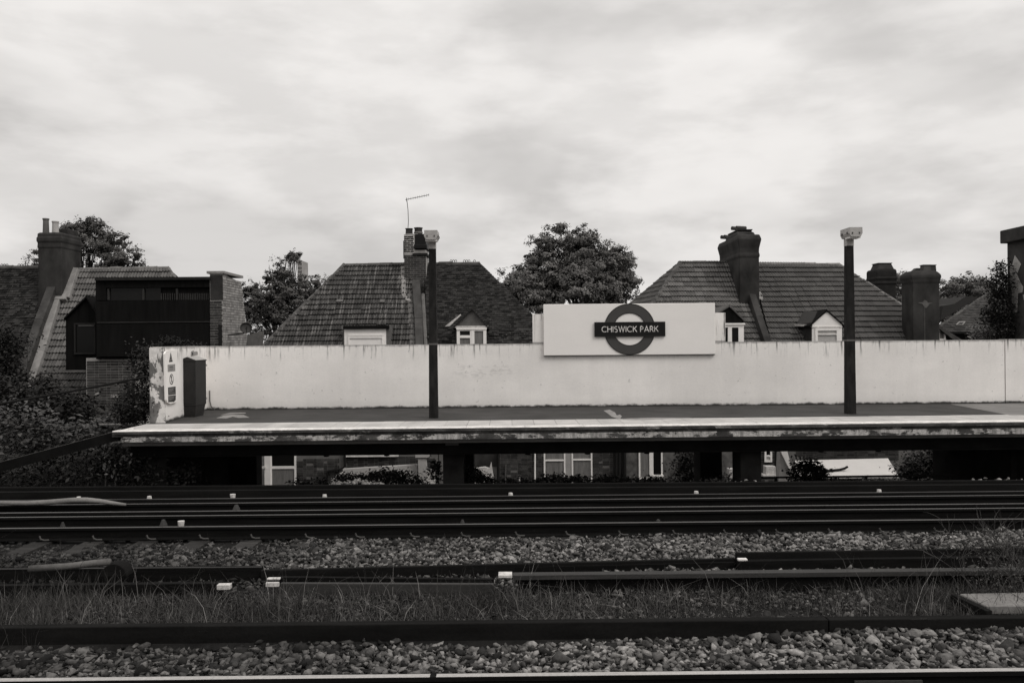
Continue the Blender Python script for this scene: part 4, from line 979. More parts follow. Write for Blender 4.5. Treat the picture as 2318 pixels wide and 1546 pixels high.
MB().box(sx0 + .002, sx0 + (sx1 - sx0) * .46, SYc - .008, SYc - .0005, zsp, zt_ - .002).build('fresh_mortar', 'mortar_white', st)
MB().box(sx0 - .035, sx0 - .001, SYc + .02, SYc + .9, P(915, 585, SYc).z, P(915, 545, SYc).z).build('corbel', 'brick_dark', st)
xm = sx0 + (sx1 - sx0) * .5
mb = MB(); mb.box(xm, sx1 + .01, SYc - .03, SYc + .9, P(940, 566, SYc).z, zt_ + .03); mb.box(xm - .03, sx1 + .05, SYc - .09, SYc + .9, P(940, 564, SYc).z, P(940, 554, SYc).z); bevel(mb.build('sooty_render', 'enamel_black', st), .02)
MB().box(xm - .08, sx1 + .05, SYc - .07, SYc + .9, P(940, 579, SYc).z, P(940, 573.5, SYc).z).build('corbel', 'brick_dark', st)
MB().loft([(sx0 - .01, SYc - .02, zt_), (xm + .1, SYc - .02, zt_), (xm + .1, SYc + .7, zt_), (sx0 - .01, SYc + .7, zt_)], [(sx0 + .06, SYc + .06, zt_ + .05), (xm + .1, SYc + .06, zt_ + .05), (xm + .1, SYc + .6, zt_ + .05), (sx0 + .06, SYc + .6, zt_ + .05)]).build('flaunching', 'flash', st)
pot(st, 918.5, 934, 518, 533, SYc + .25, 'pot_dark', True, -.02)
o = pot(st, 937, 957, 516, 536, SYc + .3, 'pot_dark'); p = P(947, 527, SYc + .3); MB().lathe((p.x, SYc + .3, p.z), [(.16, -.02), (.165, -.02), (.165, .015), (.16, .015)], 12).build('pot_band', 'flash', st)
# dormer with the wide white window
dY = 26.05
dm = MB().pbox(776, 882, 737, 806, dY, 2.2).build('dormer', 'flash_mid', hB); 
MB().pbox(777, 880, 737, 744.5, dY - .12, 2.0).build('dormer_roof', 'board', dm)
MB().pbox(779.5, 874, 745, 806, dY - .03, .028).build('surround', 'pvc', dm)
window(dm, 788, 868, 757, 812, dY - .06, 3.5, (), ((762, 765.5),), ('curtain', 'blind'))
# tv aerial
ae = thing('tv_aerial', 'thin television aerial leaning above the brick chimney', 'aerial', P(923, 532, SYc + .5))
aY = SYc + .45; q = [P(x, y, aY) for x, y in ((922.5, 536), (924.5, 500), (923.5, 475), (920.5, 449))]
MB().tube(q, .012, 5).build('mast', 'aerial', ae)
a, b = P(918, 452.5, aY), P(971, 441.5, aY - .4); MB().tube([a, b], .011, 5).build('boom', 'aerial', ae)
for k in range(11):
    c = a.lerp(b, .04 + k * .095); l = .10 if k else .16; MB().tube([c + Vector((.02, -.03, -1)) * l * .5, c + Vector((-.02, .03, 1)) * l * .5], .005, 4).build('element', 'aerial', ae)

# --- middle pair: right half with mossy plain tiles
hR = thing('house', 'house with dark mossy plain tiles and a small gabled dormer', 'house', (-.5, 27, GZ), 'houses behind the station')
wR = facade(hR, 994, 1392)
core, poly = roof(hR, [(962, 597), (1086, 596), (1300, 806), (966, 806)], PB, (1000, 597), 'tile_plain', .165, .103, 0, 0, True, 290, jitter=.014, v0=-.70)
ridge(core, PB.hit(962, 597), PB.hit(1086, 596), .09, 'ridge', .45)
for x0 in (1021, 1051, 1074):
    for k in range(3 if x0 < 1070 else 1):
        q = P(x0 + k * 5.4, 591.5, 29.25); MB().tube([q + Vector((math.cos(t) * .037, 0, math.sin(t) * .05)) for t in [2 * math.pi * i / 8 for i in range(9)]], .012, 4).build('ridge_crest', 'pot_dark', core)
for x0 in (967,): q = P(x0, 590, 29.25); MB().tube([q + Vector((math.cos(t) * .037, 0, math.sin(t) * .05)) for t in [2 * math.pi * i / 8 for i in range(9)]], .012, 4).build('ridge_crest', 'pot_dark', core)
def gable_dormer(root, x0, x1, xa, ya, ye, yb, Y, face, over=6, back=2.6, roofm='tile_plain', side='render_dark', thick=5, face_top=None):
    """front wall x0..x1 down to yb, apex (xa, ya), eaves at ye"""
    q = [P(x0, yb, Y), P(x1, yb, Y), P(x1, ye, Y), P(xa, ya + thick, Y), P(x0, ye, Y)]
    d = MB().prism(q, (0, back, 0)).build('dormer', side, root)
    for (ax, ay, bx, by) in ((xa + .5, ya, x0 - over, ye + over * .75), (xa - .5, ya, x1 + over, ye + over * .75)):
        a, b = P(ax, ay, Y - .1), P(bx, by, Y - .1); a2, b2 = P(ax, ay + thick, Y - .1), P(bx, by + thick * .8, Y - .1)
        MB().prism([a, b, b2, a2], (0, back, 0)).build('dormer_roof', roofm, d)
    if face: MB().prism([P(x0 + 1, ye, Y - .02), P(x1 - 1, ye, Y - .02), P(xa, ya + thick + 2, Y - .02)], (0, .018, 0)).build('gable_face', face, d)
    return d
d = gable_dormer(hR, 1031, 1101, 1068, 696, 737, 800, 26.0, 'render_mid')
MB().pbox(1029, 1105, 737.5, 742, 25.93, .12).build('head_board', 'white_old', d)
window(d, 1034, 1071, 742, 800, 25.95, 7, (), ((759, 765),), ('glass', 'curtain'))
window(d, 1067, 1101, 742, 800, 25.94, 7, (), (), ('curtain',))
MB().pbox(1033, 1102, 742, 746, 25.92, .1).build('window_head', 'pvc', d)
q = [P(1007, 739, 25.85), P(1042, 711, 25.85), P(1043, 714.5, 25.85), P(1018, 738, 25.85)]; MB().prism(q, (0, .25, 0)).build('barge_board', 'white_old', d)

# --- right pair: yawed a little to the track
PC = Plane(26.6, math.radians(46), 0.10, 6.0)
hC = thing('house', 'house with grey wavy tiles half hidden behind the station sign', 'house', (5.5, 27, GZ), 'houses behind the station')
facade(hC, 1394, 1700, 'mottled')
q = [PC.hit(1540, 594), PC.hit(1716, 596), PC.hit(1752, 806), PC.hit(1398, 806)]
rr = [q[0] + PC.h * .02, q[1] + PC.h * .02, P(1292, 800, 33.5), q[2] + PC.h * 7.2]
core, poly = roof(hC, [(1540, 594), (1690, 595.5), (1752, 806), (1398, 806)], PC, (1620, 595), 'tile_grey', .30, .262, 3, .032, rear=[v - Vector((0, 0, .03)) for v in rr], v0=-.80)
ridge(core, PC.hit(1542, 594), PC.hit(1652, 594.5), .09, 'ridge'); ridge(core, PC.hit(1395, 809), PC.hit(1540, 594), .11, 'ridge', .36, 'hip_tile')
# hip end slope towards the left
e0, e1, e2 = PC.hit(1540, 594), PC.hit(1398, 806), P(1292, 800, 33.5)
nn = (e1 - e0).cross(e2 - e0).normalized(); nn = nn if nn.z > 0 else -nn
class EP(Plane):
    def __init__(s, p, n):
        s.n = n; s.p = p; s.u = Vector((n.y, -n.x, 0)).normalized(); s.v = n.cross(s.u).normalized()
        if s.v.z < 0: s.v = -s.v; s.u = -s.u
        s.h = s.v
    def uv(s, q): d_ = q - s.p; return (d_.dot(s.u), d_.dot(s.v))
ep = EP(e0, nn); T = tile_mesh(.30, .262, 3, .032, .04)
pe = [ep.uv(v) for v in (e0, e1, e2)]
if sum(pe[i][0] * pe[(i + 1) % 3][1] - pe[(i + 1) % 3][0] * pe[i][1] for i in range(3)) < 0: pe.reverse()
mb = MB(); v = min(p[1] for p in pe)
while v < max(p[1] for p in pe):
    u = min(p[0] for p in pe) - .3
    while u < max(p[0] for p in pe):
        cs = [(u, v), (u + .3, v), (u + .3, v + .31), (u, v + .31)]; ins = [inside(pe, c) for c in cs]
        if any(ins):
            me = T if all(ins) else clip_mesh(T, pe, u, v)
            if me: mb.add([ep.at(u + c.co.x, v + c.co.y, c.co.z) for c in me.vertices], [tuple(p.vertices) for p in me.polygons])
        u += .3
    v += .262
tag(mb.build('tile', 'tile_new', core, fix=False), kind='stuff')
ridge(core, e2, e0, .07, 'ridge', .4, 'hip_tile')
# rendered stack on the party wall
stY = 28.0; cX0, cX1 = P(1674, 640, stY).x, P(1719, 640, stY).x; ccx, hx = (cX0 + cX1) / 2, (cX1 - cX0) / 2; hy = 1.3
def zz_(y): return P(1700, y, stY).z
z0_ = zz_(690)
pr = [(1, 690), (1, 583), (1.06, 581), (1.06, 576), (1.0, 572), (1.02, 562), (1.12, 551), (1.20, 542), (1.12, 536), (1.03, 531)]
stc = MB().sqlathe((ccx, stY + hy, 0), [(hx * k, hy + hx * (k - 1), zz_(y)) for k, y in pr]).build('chimney', 'render_dark', hC)
bevel(stc, .03)
mb = MB(); mb.sqlathe((ccx - .02, stY + hy * .8, 0), [(hx * .92, hy * .62, zz_(533)), (hx * .86, hy * .55, zz_(524)), (hx * .7, hy * .45, zz_(520)), (hx * .78, hy * .5, zz_(517)), (hx * .78, hy * .5, zz_(515.5))]); bevel(mb.build('chimney_cap', 'render_dark', stc), .02)
for x0, x1, y, yy in ((1657, 1675, 517, 1.1), (1667, 1690, 516, .8), (1633, 1647, 537, 2.2), (1640, 1652, 536, 2.0)):
    a, b = P(x0, y, stY + yy), P(x1, y, stY + yy); MB().tube([a, b + UY * .12], .075, 8).build('half_round_cap', 'pot_dark', stc)
roof_strip(hC, PC, [(1688, 640), (1712, 716), (1742, 806)], (15, 0), .30, 'render_dark', 'party_wall_coping', .7)
p_ = [PC.hit(1719, 655, .05), PC.hit(1726, 668, .05), PC.hit(1728, 680, .05), PC.hit(1718, 676, .05)]; MB().prism(p_, -PC.n * .1).build('flashing', 'flash', hC)
d = gable_dormer(hC, 1600, 1682, 1652, 690, 722, 800, 26.2, None, 5, 2.8, 'tile_grey', 'boards', 4)
MB().prism([P(1601, 723, 26.15), P(1681, 723, 26.15), P(1652, 697, 26.15)], (0, .04, 0)).build('gable_face', 'boards', d)
MB().pbox(1600, 1687, 731.5, 735.5, 26.08, .14).build('head_board', 'pvc', d)
MB().pbox(1601, 1681, 723, 731.6, 26.12, .05).build('fascia', 'boards', d)
window(d, 1602, 1684, 735.5, 800, 26.12, 6, ((1648, 1657), (1672, 1678)), (), ('glass', 'glass', 'glass'))

hD = thing('house', 'house with smooth grey tiled hip roof behind the right lamp post', 'house', (10, 28, GZ), 'houses behind the station')
facade(hD, 1702, 2140, 'mortar_dark')
core, poly = roof(hD, [(1700, 596.5), (1897, 598.5), (2118, 738), (2180, 806), (1752, 806)], PC, (1800, 598), 'tile_new', .30, .262, 3, .032, v0=-.80)
ridge(core, PC.hit(1716, 597), PC.hit(1897, 598.5), .085, 'ridge_pale', .45); ridge(core, PC.hit(2130, 747), PC.hit(1897, 598.5), .09, 'ridge_pale', .42, 'hip_tile')
d = gable_dormer(hD, 1838, 1907, 1872, 700, 733, 800, 26.3, None, 5, 3.0, 'board', 'render_dark', 4)
MB().prism([P(1839, 800, 26.24), P(1906, 800, 26.24), P(1906, 733, 26.24), P(1872, 706, 26.24), P(1839, 733, 26.24)], (0, .055, 0)).build('gable_face', 'pvc', d)
MB().pbox(1838, 1907, 739, 741, 26.21, .03).build('gable_trim', 'white', d)
window(d, 1846, 1900, 743, 806, 26.2, 5.5, (), ((756, 758),), ('blind', 'blind'))
a = P(1838, 733, 26.5)
MB().prism([P(1804, 734, 27.2), P(1838, 730, 26.3), P(1872, 703, 26.3), P(1818, 705, 28.0)], (0, 0, -.10)).build('dormer_roof', 'tile_small', d)
MB().prism([P(1800, 733, 27.2), P(1839, 735, 26.25), P(1839, 740, 26.25), P(1801, 738, 27.2)], (0, .1, 0)).build('gutter', 'white_old', d)

# free stacks
ce_ = thing('chimney_stack', 'tall dark rendered stack with pale star patch at right', 'chimney', (P(2092, 700, 26.8).x, 27, 0), 'chimney stacks at the right')
Ye = 26.8; a, b = P(2066, 690, Ye).x, P(2127, 690, Ye).x; cxx, hx = (a + b) / 2, (b - a) / 2
def ze_(y): return P(2095, y, Ye).z
o = MB().sqlathe((cxx, Ye + .38, 0), [(hx * k, .38 * k, ze_(y)) for k, y in ((1, 1000), (1, 642), (1.05, 638), (1.07, 632), (1.12, 628), (1.10, 622), (.95, 616), (.80, 612))]).build('stack', 'render_dark', ce_); bevel(o, .02)
pot(ce_, 2086, 2103, 600, 614, Ye + .3, 'pot_dark', True, -.03); pot(ce_, 2102, 2116, 600, 614, Ye + .3, 'pot_dark', True, -.03)
MB().prism([P(x, y, Ye + .5) for x, y in ((2068, 614), (2075, 607), (2086, 607), (2086, 614))], (0, .2, 0)).build('chimney_pot', 'pot_dark', ce_)
q = [(2076, 685), (2089, 684), (2093, 679), (2099, 682), (2100, 685), (2112, 686), (2104, 688), (2101, 693), (2096, 698), (2092, 694), (2088, 688)]
MB().prism([P(x, y, Ye - .006) for x, y in q], (0, .005, 0)).build('mortar_patch', 'flash_mid', ce_)
MB().pbox(2093, 2094, 690, 772, Ye - .006, .005).build('seam', 'flash_mid', ce_)
cf = thing('chimney_stack', 'short dark corbelled stack beyond the hip roof at right', 'chimney', (P(2005, 700, 33).x, 33, 0), 'chimney stacks at the right')
Yf = 33.0; a, b = P(1987, 690, Yf).x, P(2030, 690, Yf).x; cxx, hx = (a + b) / 2, (b - a) / 2
def zf_(y): return P(2005, y, Yf).z
o = MB().sqlathe((cxx, Yf + .5, 0), [(hx * k, .45 * k, zf_(y)) for k, y in ((1, 900), (1, 645), (1.08, 641), (1.02, 636), (1.12, 629), (1.06, 627), (1.06, 613), (.98, 609), (.85, 608))]).build('stack', 'brick_dark', cf); bevel(o, .015)
MB().sqlathe((cxx - .02, Yf + .4, 0), [(hx * .85, .35, zf_(609)), (hx * .66, .28, zf_(597)), (hx * .74, .3, zf_(596)), (hx * .74, .3, zf_(594.5))]).build('chimney_pot', 'pot_dark', cf)

# small far house at the right
hE = thing('house', 'small house with dark low roof and skylight beside the ivied pier', 'house', (19, 33, GZ), 'houses behind the station')
PE = Plane(33.0, math.radians(38), 0, 18)
core, poly = roof(hE, [(2112, 747), (2246, 657), (2330, 657), (2330, 752), (2112, 752)], PE, (2246, 657), 'tile_small', .17, .12, 0, 0, True, 0, back=False, v0=-.1)
ridge(core, PE.hit(2120, 742), PE.hit(2246, 657), .07, 'ridge', .5, 'hip_tile')
q = [PE.hit(x, y, .08) for x, y in ((2163, 735), (2171, 727.5), (2186, 727.5), (2180, 735))]; MB().prism(q, -PE.n * .12).build('skylight', 'flash', hE)
q = [PE.hit(x, y, .09) for x, y in ((2168, 733.5), (2173, 729.5), (2182, 729.5), (2178, 733.5))]; MB().prism(q, -PE.n * .05).build('pane', 'glass', hE)
MB().pbox(2112, 2330, 754, 1000, 33.6, 5).build('wall', 'brick_dark', hE)
MB().pbox(2110, 2330, 751.5, 755, 32.8, .9).build('gutter', 'pipe', hE)
q = [P(x, y, 31) for x, y in ((2135, 692), (2160, 688), (2186, 671), (2206, 671), (2216, 674), (2130, 725))]; MB().prism(q, (0, 6, 0)).build('rear_roof', 'tile_small', hE)
hs = thing('side_dormer', 'white framed side window with sloping ridge beside dark stack', 'dormer', P(2130, 770, 27.6))
MB().prism([P(2118, 738, 27.2), P(2126, 736, 27.2), P(2182, 772, 27.2), P(2182, 779, 27.2), P(2172, 779, 27.2)], (0, 1.2, 0)).build('roof_edge', 'ridge', hs)
MB().prism([P(2110, 746, 27.45), P(2135, 746, 27.45), P(2178, 774, 27.45), P(2178, 800, 27.45), P(2110, 800, 27.45)], (0, .8, 0)).build('wall', 'tile_small', hs)
window(hs, 2124, 2141, 746.5, 770, 27.3, 3.5, (), (), ('curtain',))

# rendered pier / corner of the station building at the right edge
rp = thing('rendered_pier', 'tall dark rendered pier with overhanging cap and pale patches, right edge', 'pier', (13.5, 19.3, GZ))
cX = 12.22
ya, yb_ = PX(2318, 650, cX).y, PX(2281, 650, cX).y
zc1 = PX(2263, 523, cX - .16); zcl = PX(2263, 552, cX - .16)
MB().box(cX, cX + 4, WY + .27, yb_, GZ, zcl.z).build('shaft', 'pier_render', rp)
for pts_ in ([(2297, 578), (2311, 598), (2303, 618), (2290, 604)], [(2286, 594), (2302, 622), (2310, 640), (2316, 650), (2314, 662), (2304, 664), (2302, 708), (2292, 708), (2289, 690), (2291, 665), (2286, 640)], [(2315, 668), (2330, 662), (2330, 684), (2318, 680)]):
    MB().prism([PX(x, y, cX - .006) for x, y in pts_], (.005, 0, 0)).build('plaster_patch', 'pale_grey', rp)
bevel(MB().box(cX - .16, cX + 4, WY - .35, zc1.y, zcl.z, zc1.z).build('cap', 'render_dark', rp), .015)

# --- left group
PA = Plane(26.15, math.radians(55.5), 0, -15)
hA = thing('house', 'house with pale wavy tiles and black box extension at left', 'house', (-13, 26, GZ), 'houses behind the station')
core, poly = roof(hA, [(172, 609), (382, 607), (404, 640), (404, 770), (230, 900), (52, 900)], PA, (280, 607), 'tile_grey', .21, .26, 2, .045, v0=-3.2, limit=300)
ridge(core, PA.hit(172, 609), PA.hit(382, 607), .09, 'ridge_pale', .42); ridge(core, PA.hit(404, 640), PA.hit(382, 607), .08, 'ridge_pale', .4, 'hip_tile')
roof_strip(hA, PA, [(160, 604), (140, 671)], (16, 2), .22, 'flash', 'verge_coping', .4); roof_strip(hA, PA, [(124, 665), (152, 665)], (-4, 12), .24, 'flash', 'verge_coping', .4); roof_strip(hA, PA, [(121, 666), (84, 790), (52, 885)], (16, 3), .22, 'flash', 'verge_coping', .45)
xE = P(505, 700, 22.8).x
EY = 22.8; eb = MB()
eb.pbox(217, 475, 634, 812, EY + .1, 2.1); ext = eb.build('extension', 'boards', hA)
MB().pbox(214, 476, 627.5, 634, EY - .1, 2.5).build('roof_edge', 'fascia_board', ext)
MB().pbox(217, 475.5, 634.5, 651, EY, .099).build('panel', 'boards', ext)
MB().pbox(217.3, 240, 652, 680, EY, .099).build('panel', 'boards', ext)
MB().pbox(216.5, 475.5, 680.5, 728, EY - .005, .104).build('panel', 'boards', ext); MB().pbox(219, 475, 730.5, 806, EY, .099).build('panel', 'boards', ext)
MB().pbox(219, 475.5, 728.2, 730.2, EY - .02, .11).build('drip_bead', 'slat', ext)
for x in (243, 322, 398): MB().pbox(x, x + 4, 653, 679, EY + .03, .06).build('mullion', 'slat', ext)
for x in list(range(364, 396, 5)) + list(range(406, 474, 4)): MB().pbox(x, x + 2, 664, 679, EY + .06, .02).build('slat', 'slat', ext)
MB().pbox(246, 364, 652, 680, EY + .085, .01).build('pane', 'glass', ext)
# brick pier and flank
zt2, zb2 = P(490, 620, EY).z, P(490, 1000, EY).z
pxa, pxb = P(475.5, 700, EY - .02).x, xE
pier = MB().box(pxa, pxb - .01, EY - .02, EY + .4, GZ, zt2).build('brick_pier', 'mortar', hA)
bricks(pier, Vector((pxa, EY - .02, P(490, 800, EY).z)), UX, NF, pxb - pxa - .012, P(490, 680, EY).z - P(490, 800, EY).z, 'brick')
MB().pbox(476, 504, 622, 679, EY - .036, .015).build('pier_render', 'render_dark', hA)
MB().pbox(494, 502, 735, 800, EY - .06, .03).build('downpipe', 'pipe', hA)
yt, ybk = PX(546, 640, xE).y, PX(561, 780, xE).y
fl = MB().add([(xE, EY + .3, GZ), (xE, ybk + .2, GZ), (xE, ybk, PX(560, 775, xE).z), (xE, yt, PX(545, 640, xE).z), (xE, EY + .3, zt2 - .03),
               (xE - .3, EY + .3, GZ), (xE - .3, ybk + .2, GZ), (xE - .3, ybk, PX(560, 775, xE).z), (xE - .3, yt, PX(545, 640, xE).z), (xE - .3, EY + .3, zt2 - .03)],
              [(0, 1, 2, 3, 4), (9, 8, 7, 6, 5), (0, 5, 6, 1), (1, 6, 7, 2), (2, 7, 8, 3), (3, 8, 9, 4), (4, 9, 5, 0)]).build('flank_wall', 'mortar_dark', hA)
z = PX(520, 805, xE).z; r_ = 0
while z < zt2 - .1:
    f = (z - PX(560, 775, xE).z) / (PX(545, 640, xE).z - PX(560, 775, xE).z); ye_ = ybk + (yt - ybk) * max(0, min(1, f))
    bricks(fl, Vector((xE, EY - .018, z)), UY, UX, min(ye_ - EY, 2.3), .076, 'brick_pale', 1, par=r_); z += .075; r_ += 1
a = Vector((xE, EY - .05, zt2)); b = Vector((xE, yt + .05, PX(545, 640, xE).z + .05))
MB().prism([Vector((pxa - .08, a.y, zt2 + .005)), Vector((xE + .05, a.y, zt2 + .005)), Vector((xE + .05, b.y, zt2 - .0)), Vector((pxa - .08, b.y, zt2))], (0, 0, .07)).build('wall_coping', 'flash', hA)
# dark gabled dormer beside the box
gd_ = gable_dormer(hA, 149, 219, 195, 669, 716, 838, 23.6, None, 5, 2.0, 'board', 'boards', 5)
window(gd_, 167, 216, 731, 802, 23.54, 4, (), (), ('glass',), 'fascia_board'); MB().pbox(177, 212, 736, 738, 23.5, .03).build('window_bead', 'flash_mid', gd_)
MB().pbox(148, 219, 838, 842, 23.4, .2).build('dormer_sill', 'render_mid', gd_)
lw_ = MB().pbox(197, 345, 810, 1300, 23.0, .3).build('lower_wall', 'mortar', hA)
o_ = P(198, 958, 23.0); bricks(lw_, Vector((o_.x, 23.0, o_.z)), UX, NF, P(306, 900, 23.0).x - o_.x, P(250, 813, 23).z - o_.z, 'brick', 1, .02)
MB().box(P(20, 900, 23.3).x, P(197, 900, 23.3).x, 23.3, 31, GZ, P(100, 905, 23.3).z).build('wall', 'mortar_dark', hA)
hA1 = thing('house', 'house with dark mossy plain tiles at the far left edge', 'house', (-18, 26, GZ), 'houses behind the station')
core, poly = roof(hA1, [(-60, 606), (104, 604), (116, 640), (24, 880), (-60, 880)], PA, (50, 605), 'tile_plain', .165, .10, 0, 0, True, 290, jitter=.016, v0=-2.4)
ridge(core, PA.hit(-60, 606), PA.hit(90, 604.5), .09, 'ridge', .45)
for x0 in (4, 43):
    for k in range(3): q = P(x0 + k * 6, 601, 28.2); MB().tube([q + Vector((math.cos(t) * .04, 0, math.sin(t) * .05)) for t in [2 * math.pi * i / 8 for i in range(9)]], .013, 4).build('ridge_crest', 'pot_dark', core)
MB().box(P(-60, 900, 23.3).x, P(18, 900, 23.3).x, 24.6, 31, GZ, P(10, 880, 24.6).z).build('wall', 'mortar_dark', hA1)
roof_strip(hA1, PA, [(107, 645), (78, 722), (36, 845)], (19, 1), .42, 'coping_dark', 'party_wall_coping', .75)
cY = 27.0; a, b = P(86, 600, cY).x, P(139, 600, cY).x; cxx, hx = (a + b) / 2, (b - a) / 2
def za_(y): return P(112, y, cY).z
sA = MB().sqlathe((cxx, cY + .62, 0), [(hx * k, .62 + hx * (k - 1), za_(y)) for k, y in ((1, 735), (1, 562), (1.05, 560), (1.02, 550), (1.09, 546), (1.09, 538), (1.03, 536), (1.03, 529), (.9, 526))]).build('chimney', 'render_dark', hA1); bevel(sA, .015)
pot(sA, 97, 111, 495, 528, cY + .3, 'pot_grey'); pot(sA, 118, 133, 501.5, 527, cY + .35, 'pot_pale')
mb = MB(); mb.box(cxx - hx * .3, cxx + hx * .8, cY + .55, cY + 1.2, za_(530), za_(513)); bevel(mb.build('chimney_cap', 'render_dark', sA), .02)
# satellite dish
ds = thing('satellite_dish', 'round dark satellite dish on the pale brick flank wall', 'satellite dish', P(558, 745, 22.9))
c = P(557, 742, 22.9); mb = MB(); dv = Vector((.35, -.8, .3)).normalized(); s1 = dv.cross(Vector((0, 0, 1))).normalized(); s2 = s1.cross(dv)
mb.rings([[c + (s1 * math.cos(2 * math.pi * k / 18) + s2 * math.sin(2 * math.pi * k / 18)) * r - dv * (.06 - h) for k in range(18)] for r, h in ((.01, -.02), (.1, .0), (.165, .05), (.168, .05), (.1, .012), (.01, -.008))])
mb.build('dish', 'dish', ds, True); MB().tube([c - dv * .06, c - dv * .12 + Vector((-.1, .1, -.12)), Vector((xE - .05, 23.2, c.z - .2))], .018, 6).build('arm', 'pipe', ds); MB().tube([c + s2 * -.16, c + dv * .22 + s2 * -.05], .009, 5).build('feed_arm', 'pipe', ds)
tag(MB().prism([P(x, y, 23.6) for x, y in ((560, 758), (590, 750), (586, 792), (556, 792))], (0, .35, 0)).build('lean_to_roof', 'render_mid'), 'low dark lean-to roof between the flank wall and lichened roof', 'roof')

# ------------------------------------------------------------------ seen between the piers, below the platform
y0, y1 = 1015, 1108
def fbricks(wall, x0, x1, top=1012, bot=1104, m='brick', bond=1, cap=300):
    a, b = P(x0, 1060, FY), P(x1, 1060, FY); zt3, zb3 = P((x0 + x1) / 2, top, FY).z, P((x0 + x1) / 2, bot, FY).z
    bricks(wall, Vector((a.x, FY, zb3)), UX, NF, b.x - a.x, zt3 - zb3, m, bond, .02, cap=cap)
fbricks(wB, 671, 768, cap=110); fbricks(wB, 786, 985, 1030, 1058, cap=90)
MB().pbox(598.5, 612, 990, 1110, FY - .12, .119).build('pilaster', 'pvc', hB)
window(hB, 611, 670, 980, 1112, FY - .05, 4, (), ((1055, 1061),), ('glass', 'curtain'), depth=.045)
MB().pbox(592, 600, 1056.5, 1061, FY - .2, .2).build('sill', 'white_old', hB)
MB().pbox(783, 901, 1024, 1034, FY - .15, .149).build('window_sill', 'white', hB)
mb = MB(); mb.tube([P(780, 1010, FY - .1), P(781, 1056, FY - .1), P(770, 1062, FY - .1), P(742, 1066, FY - .1), P(738, 1100, FY - .1)], .045, 8); mb.build('drainpipe', 'pipe', hB)
gw = thing('garden_wall', 'pale rendered garden wall with capped column under the platform', 'wall', (P(860, 1090, 25.2).x, 25.2, GZ))
MB().prism([P(x, y, 25.2) for x, y in ((776, 1062), (945, 1052), (945, 1130), (776, 1130))], (0, .22, 0)).build('wall_body', 'pale_grey', gw)
MB().prism([P(x, y, 25.1) for x, y in ((750, 1082), (776, 1068), (776, 1130), (750, 1130))], (0, .22, 0)).build('wall_body', 'white_old', gw)
MB().prism([P(x, y, 25.0) for x, y in ((946, 1036), (963, 1036), (972, 1130), (950, 1130))], (0, .3, 0)).build('column', 'pale_grey', gw)
MB().pbox(940, 970, 1029, 1035.5, 24.95, .4).build('column_cap', 'pale_grey', gw)
MB().prism([P(x, y, 25.3) for x, y in ((966, 1068), (984, 1060), (984, 1130), (966, 1130))], (0, .2, 0)).build('wall_body', 'white_old', gw)
jg = thing('broken_wall', 'broken white wall with a sharp upright spike right of pier', 'wall', (P(1095, 1080, 24.5).x, 24.5, GZ))
MB().prism([P(x, y, 24.5) for x, y in ((1058, 1062), (1075, 1060), (1082, 1059), (1098, 1057), (1108, 1060), (1112, 1046), (1114, 1062), (1118, 1085), (1119, 1140), (1056, 1140))], (0, .15, 0)).build('wall_body', 'white_old', jg)
wR_b = 1132
fbricks(wR, 1133, 1231, cap=150); fbricks(wR, 1341, 1388, cap=80)
mb = MB(); mb.tube([P(1128, 1000, FY - .1), P(1128, 1100, FY - .1)], .05, 8); mb.build('downpipe', 'pipe', hR)
MB().pbox(1062, 1126, 1000, 1056, FY - .02, .019).build('wall_render', 'render_dark', hR)
MB().tube([P(1211, 1000, FY - .08), P(1211, 1110, FY - .08)], .028, 8).build('waste_pipe', 'pvc', hR)
MB().tube([P(1145, 1052, FY - .06), P(1144, 1110, FY - .06)], .018, 6).build('waste_pipe', 'render_mid', hR)
MB().tube([P(1176, 1078, 24.0), P(1176, 1110, 24.0)], .02, 6).build('marker_post', 'white_old', hR)
window(hR, 1231, 1280, 975, 1118, FY - .05, 3.5, (), ((1040, 1043.5),), ('curtain', 'curtain'), depth=.045)
MB().pbox(1280, 1294, 975, 1118, FY - .03, .029).build('mullion_pier', 'grey_paint', hR)
window(hR, 1294, 1341, 975, 1118, FY - .05, 3.5, (), ((1038.5, 1042),), ('curtain', 'curtain'), depth=.045)
for x in (1395, 1402, 1414): MB().tube([P(x, 1000, FY - .12), P(x, 1110, FY - .12)], .05, 8).build('downpipe', 'pipe', hR if x < 1393 else hC)
MB().pbox(1388, 1418, 1000, 1110, FY - .04, .038).build('recess', 'render_dark', hC)
window(hC, 1446, 1500, 985, 1084, FY - .05, 3.5, ((1470, 1479),), (), ('curtain', 'glass'), depth=.045)
MB().pbox(1478, 1502, 1075, 1079, FY - .12, .07).build('window_sill', 'pvc', hC)
MB().tube([P(1530, 1062, FY - .1), P(1530, 1110, FY - .1)], .05, 8).build('waste_pipe', 'render_mid', hC)
MB().pbox(1651, 1665, 1062, 1082, 25, .3).build('white_block', 'white_old', hC)
wD = [o for o in hD.children if o.name.startswith('wall')][0]
fbricks(wD, 1716, 1760, cap=60); fbricks(wD, 1802, 2035, 1008, 1042, cap=170)
window(hD, 1731, 1748, 1012, 1046, FY - .06, 4, (), ((1030, 1034),), ('glass', 'blind'), depth=.045)
MB().pbox(1734, 1756, 1056, 1076, 25.4, .3).build('white_box', 'white_old', hD); MB().pbox(1728, 1758, 1075, 1079, 25.3, .4).build('box_lid', 'white_old', hD)
MB().tube([P(1758, 1000, 25.6), P(1758, 1110, 25.6)], .07, 8).build('downpipe', 'pipe', hD)
MB().pbox(1826, 1931, 1011, 1014, FY - .1, .09).build('window_sill', 'white_old', hD)
so = thing('out_building', 'white pitched lean-to roof with white gable wall under platform', 'shed', (P(1900, 1080, 24.5).x, 24.5, GZ))
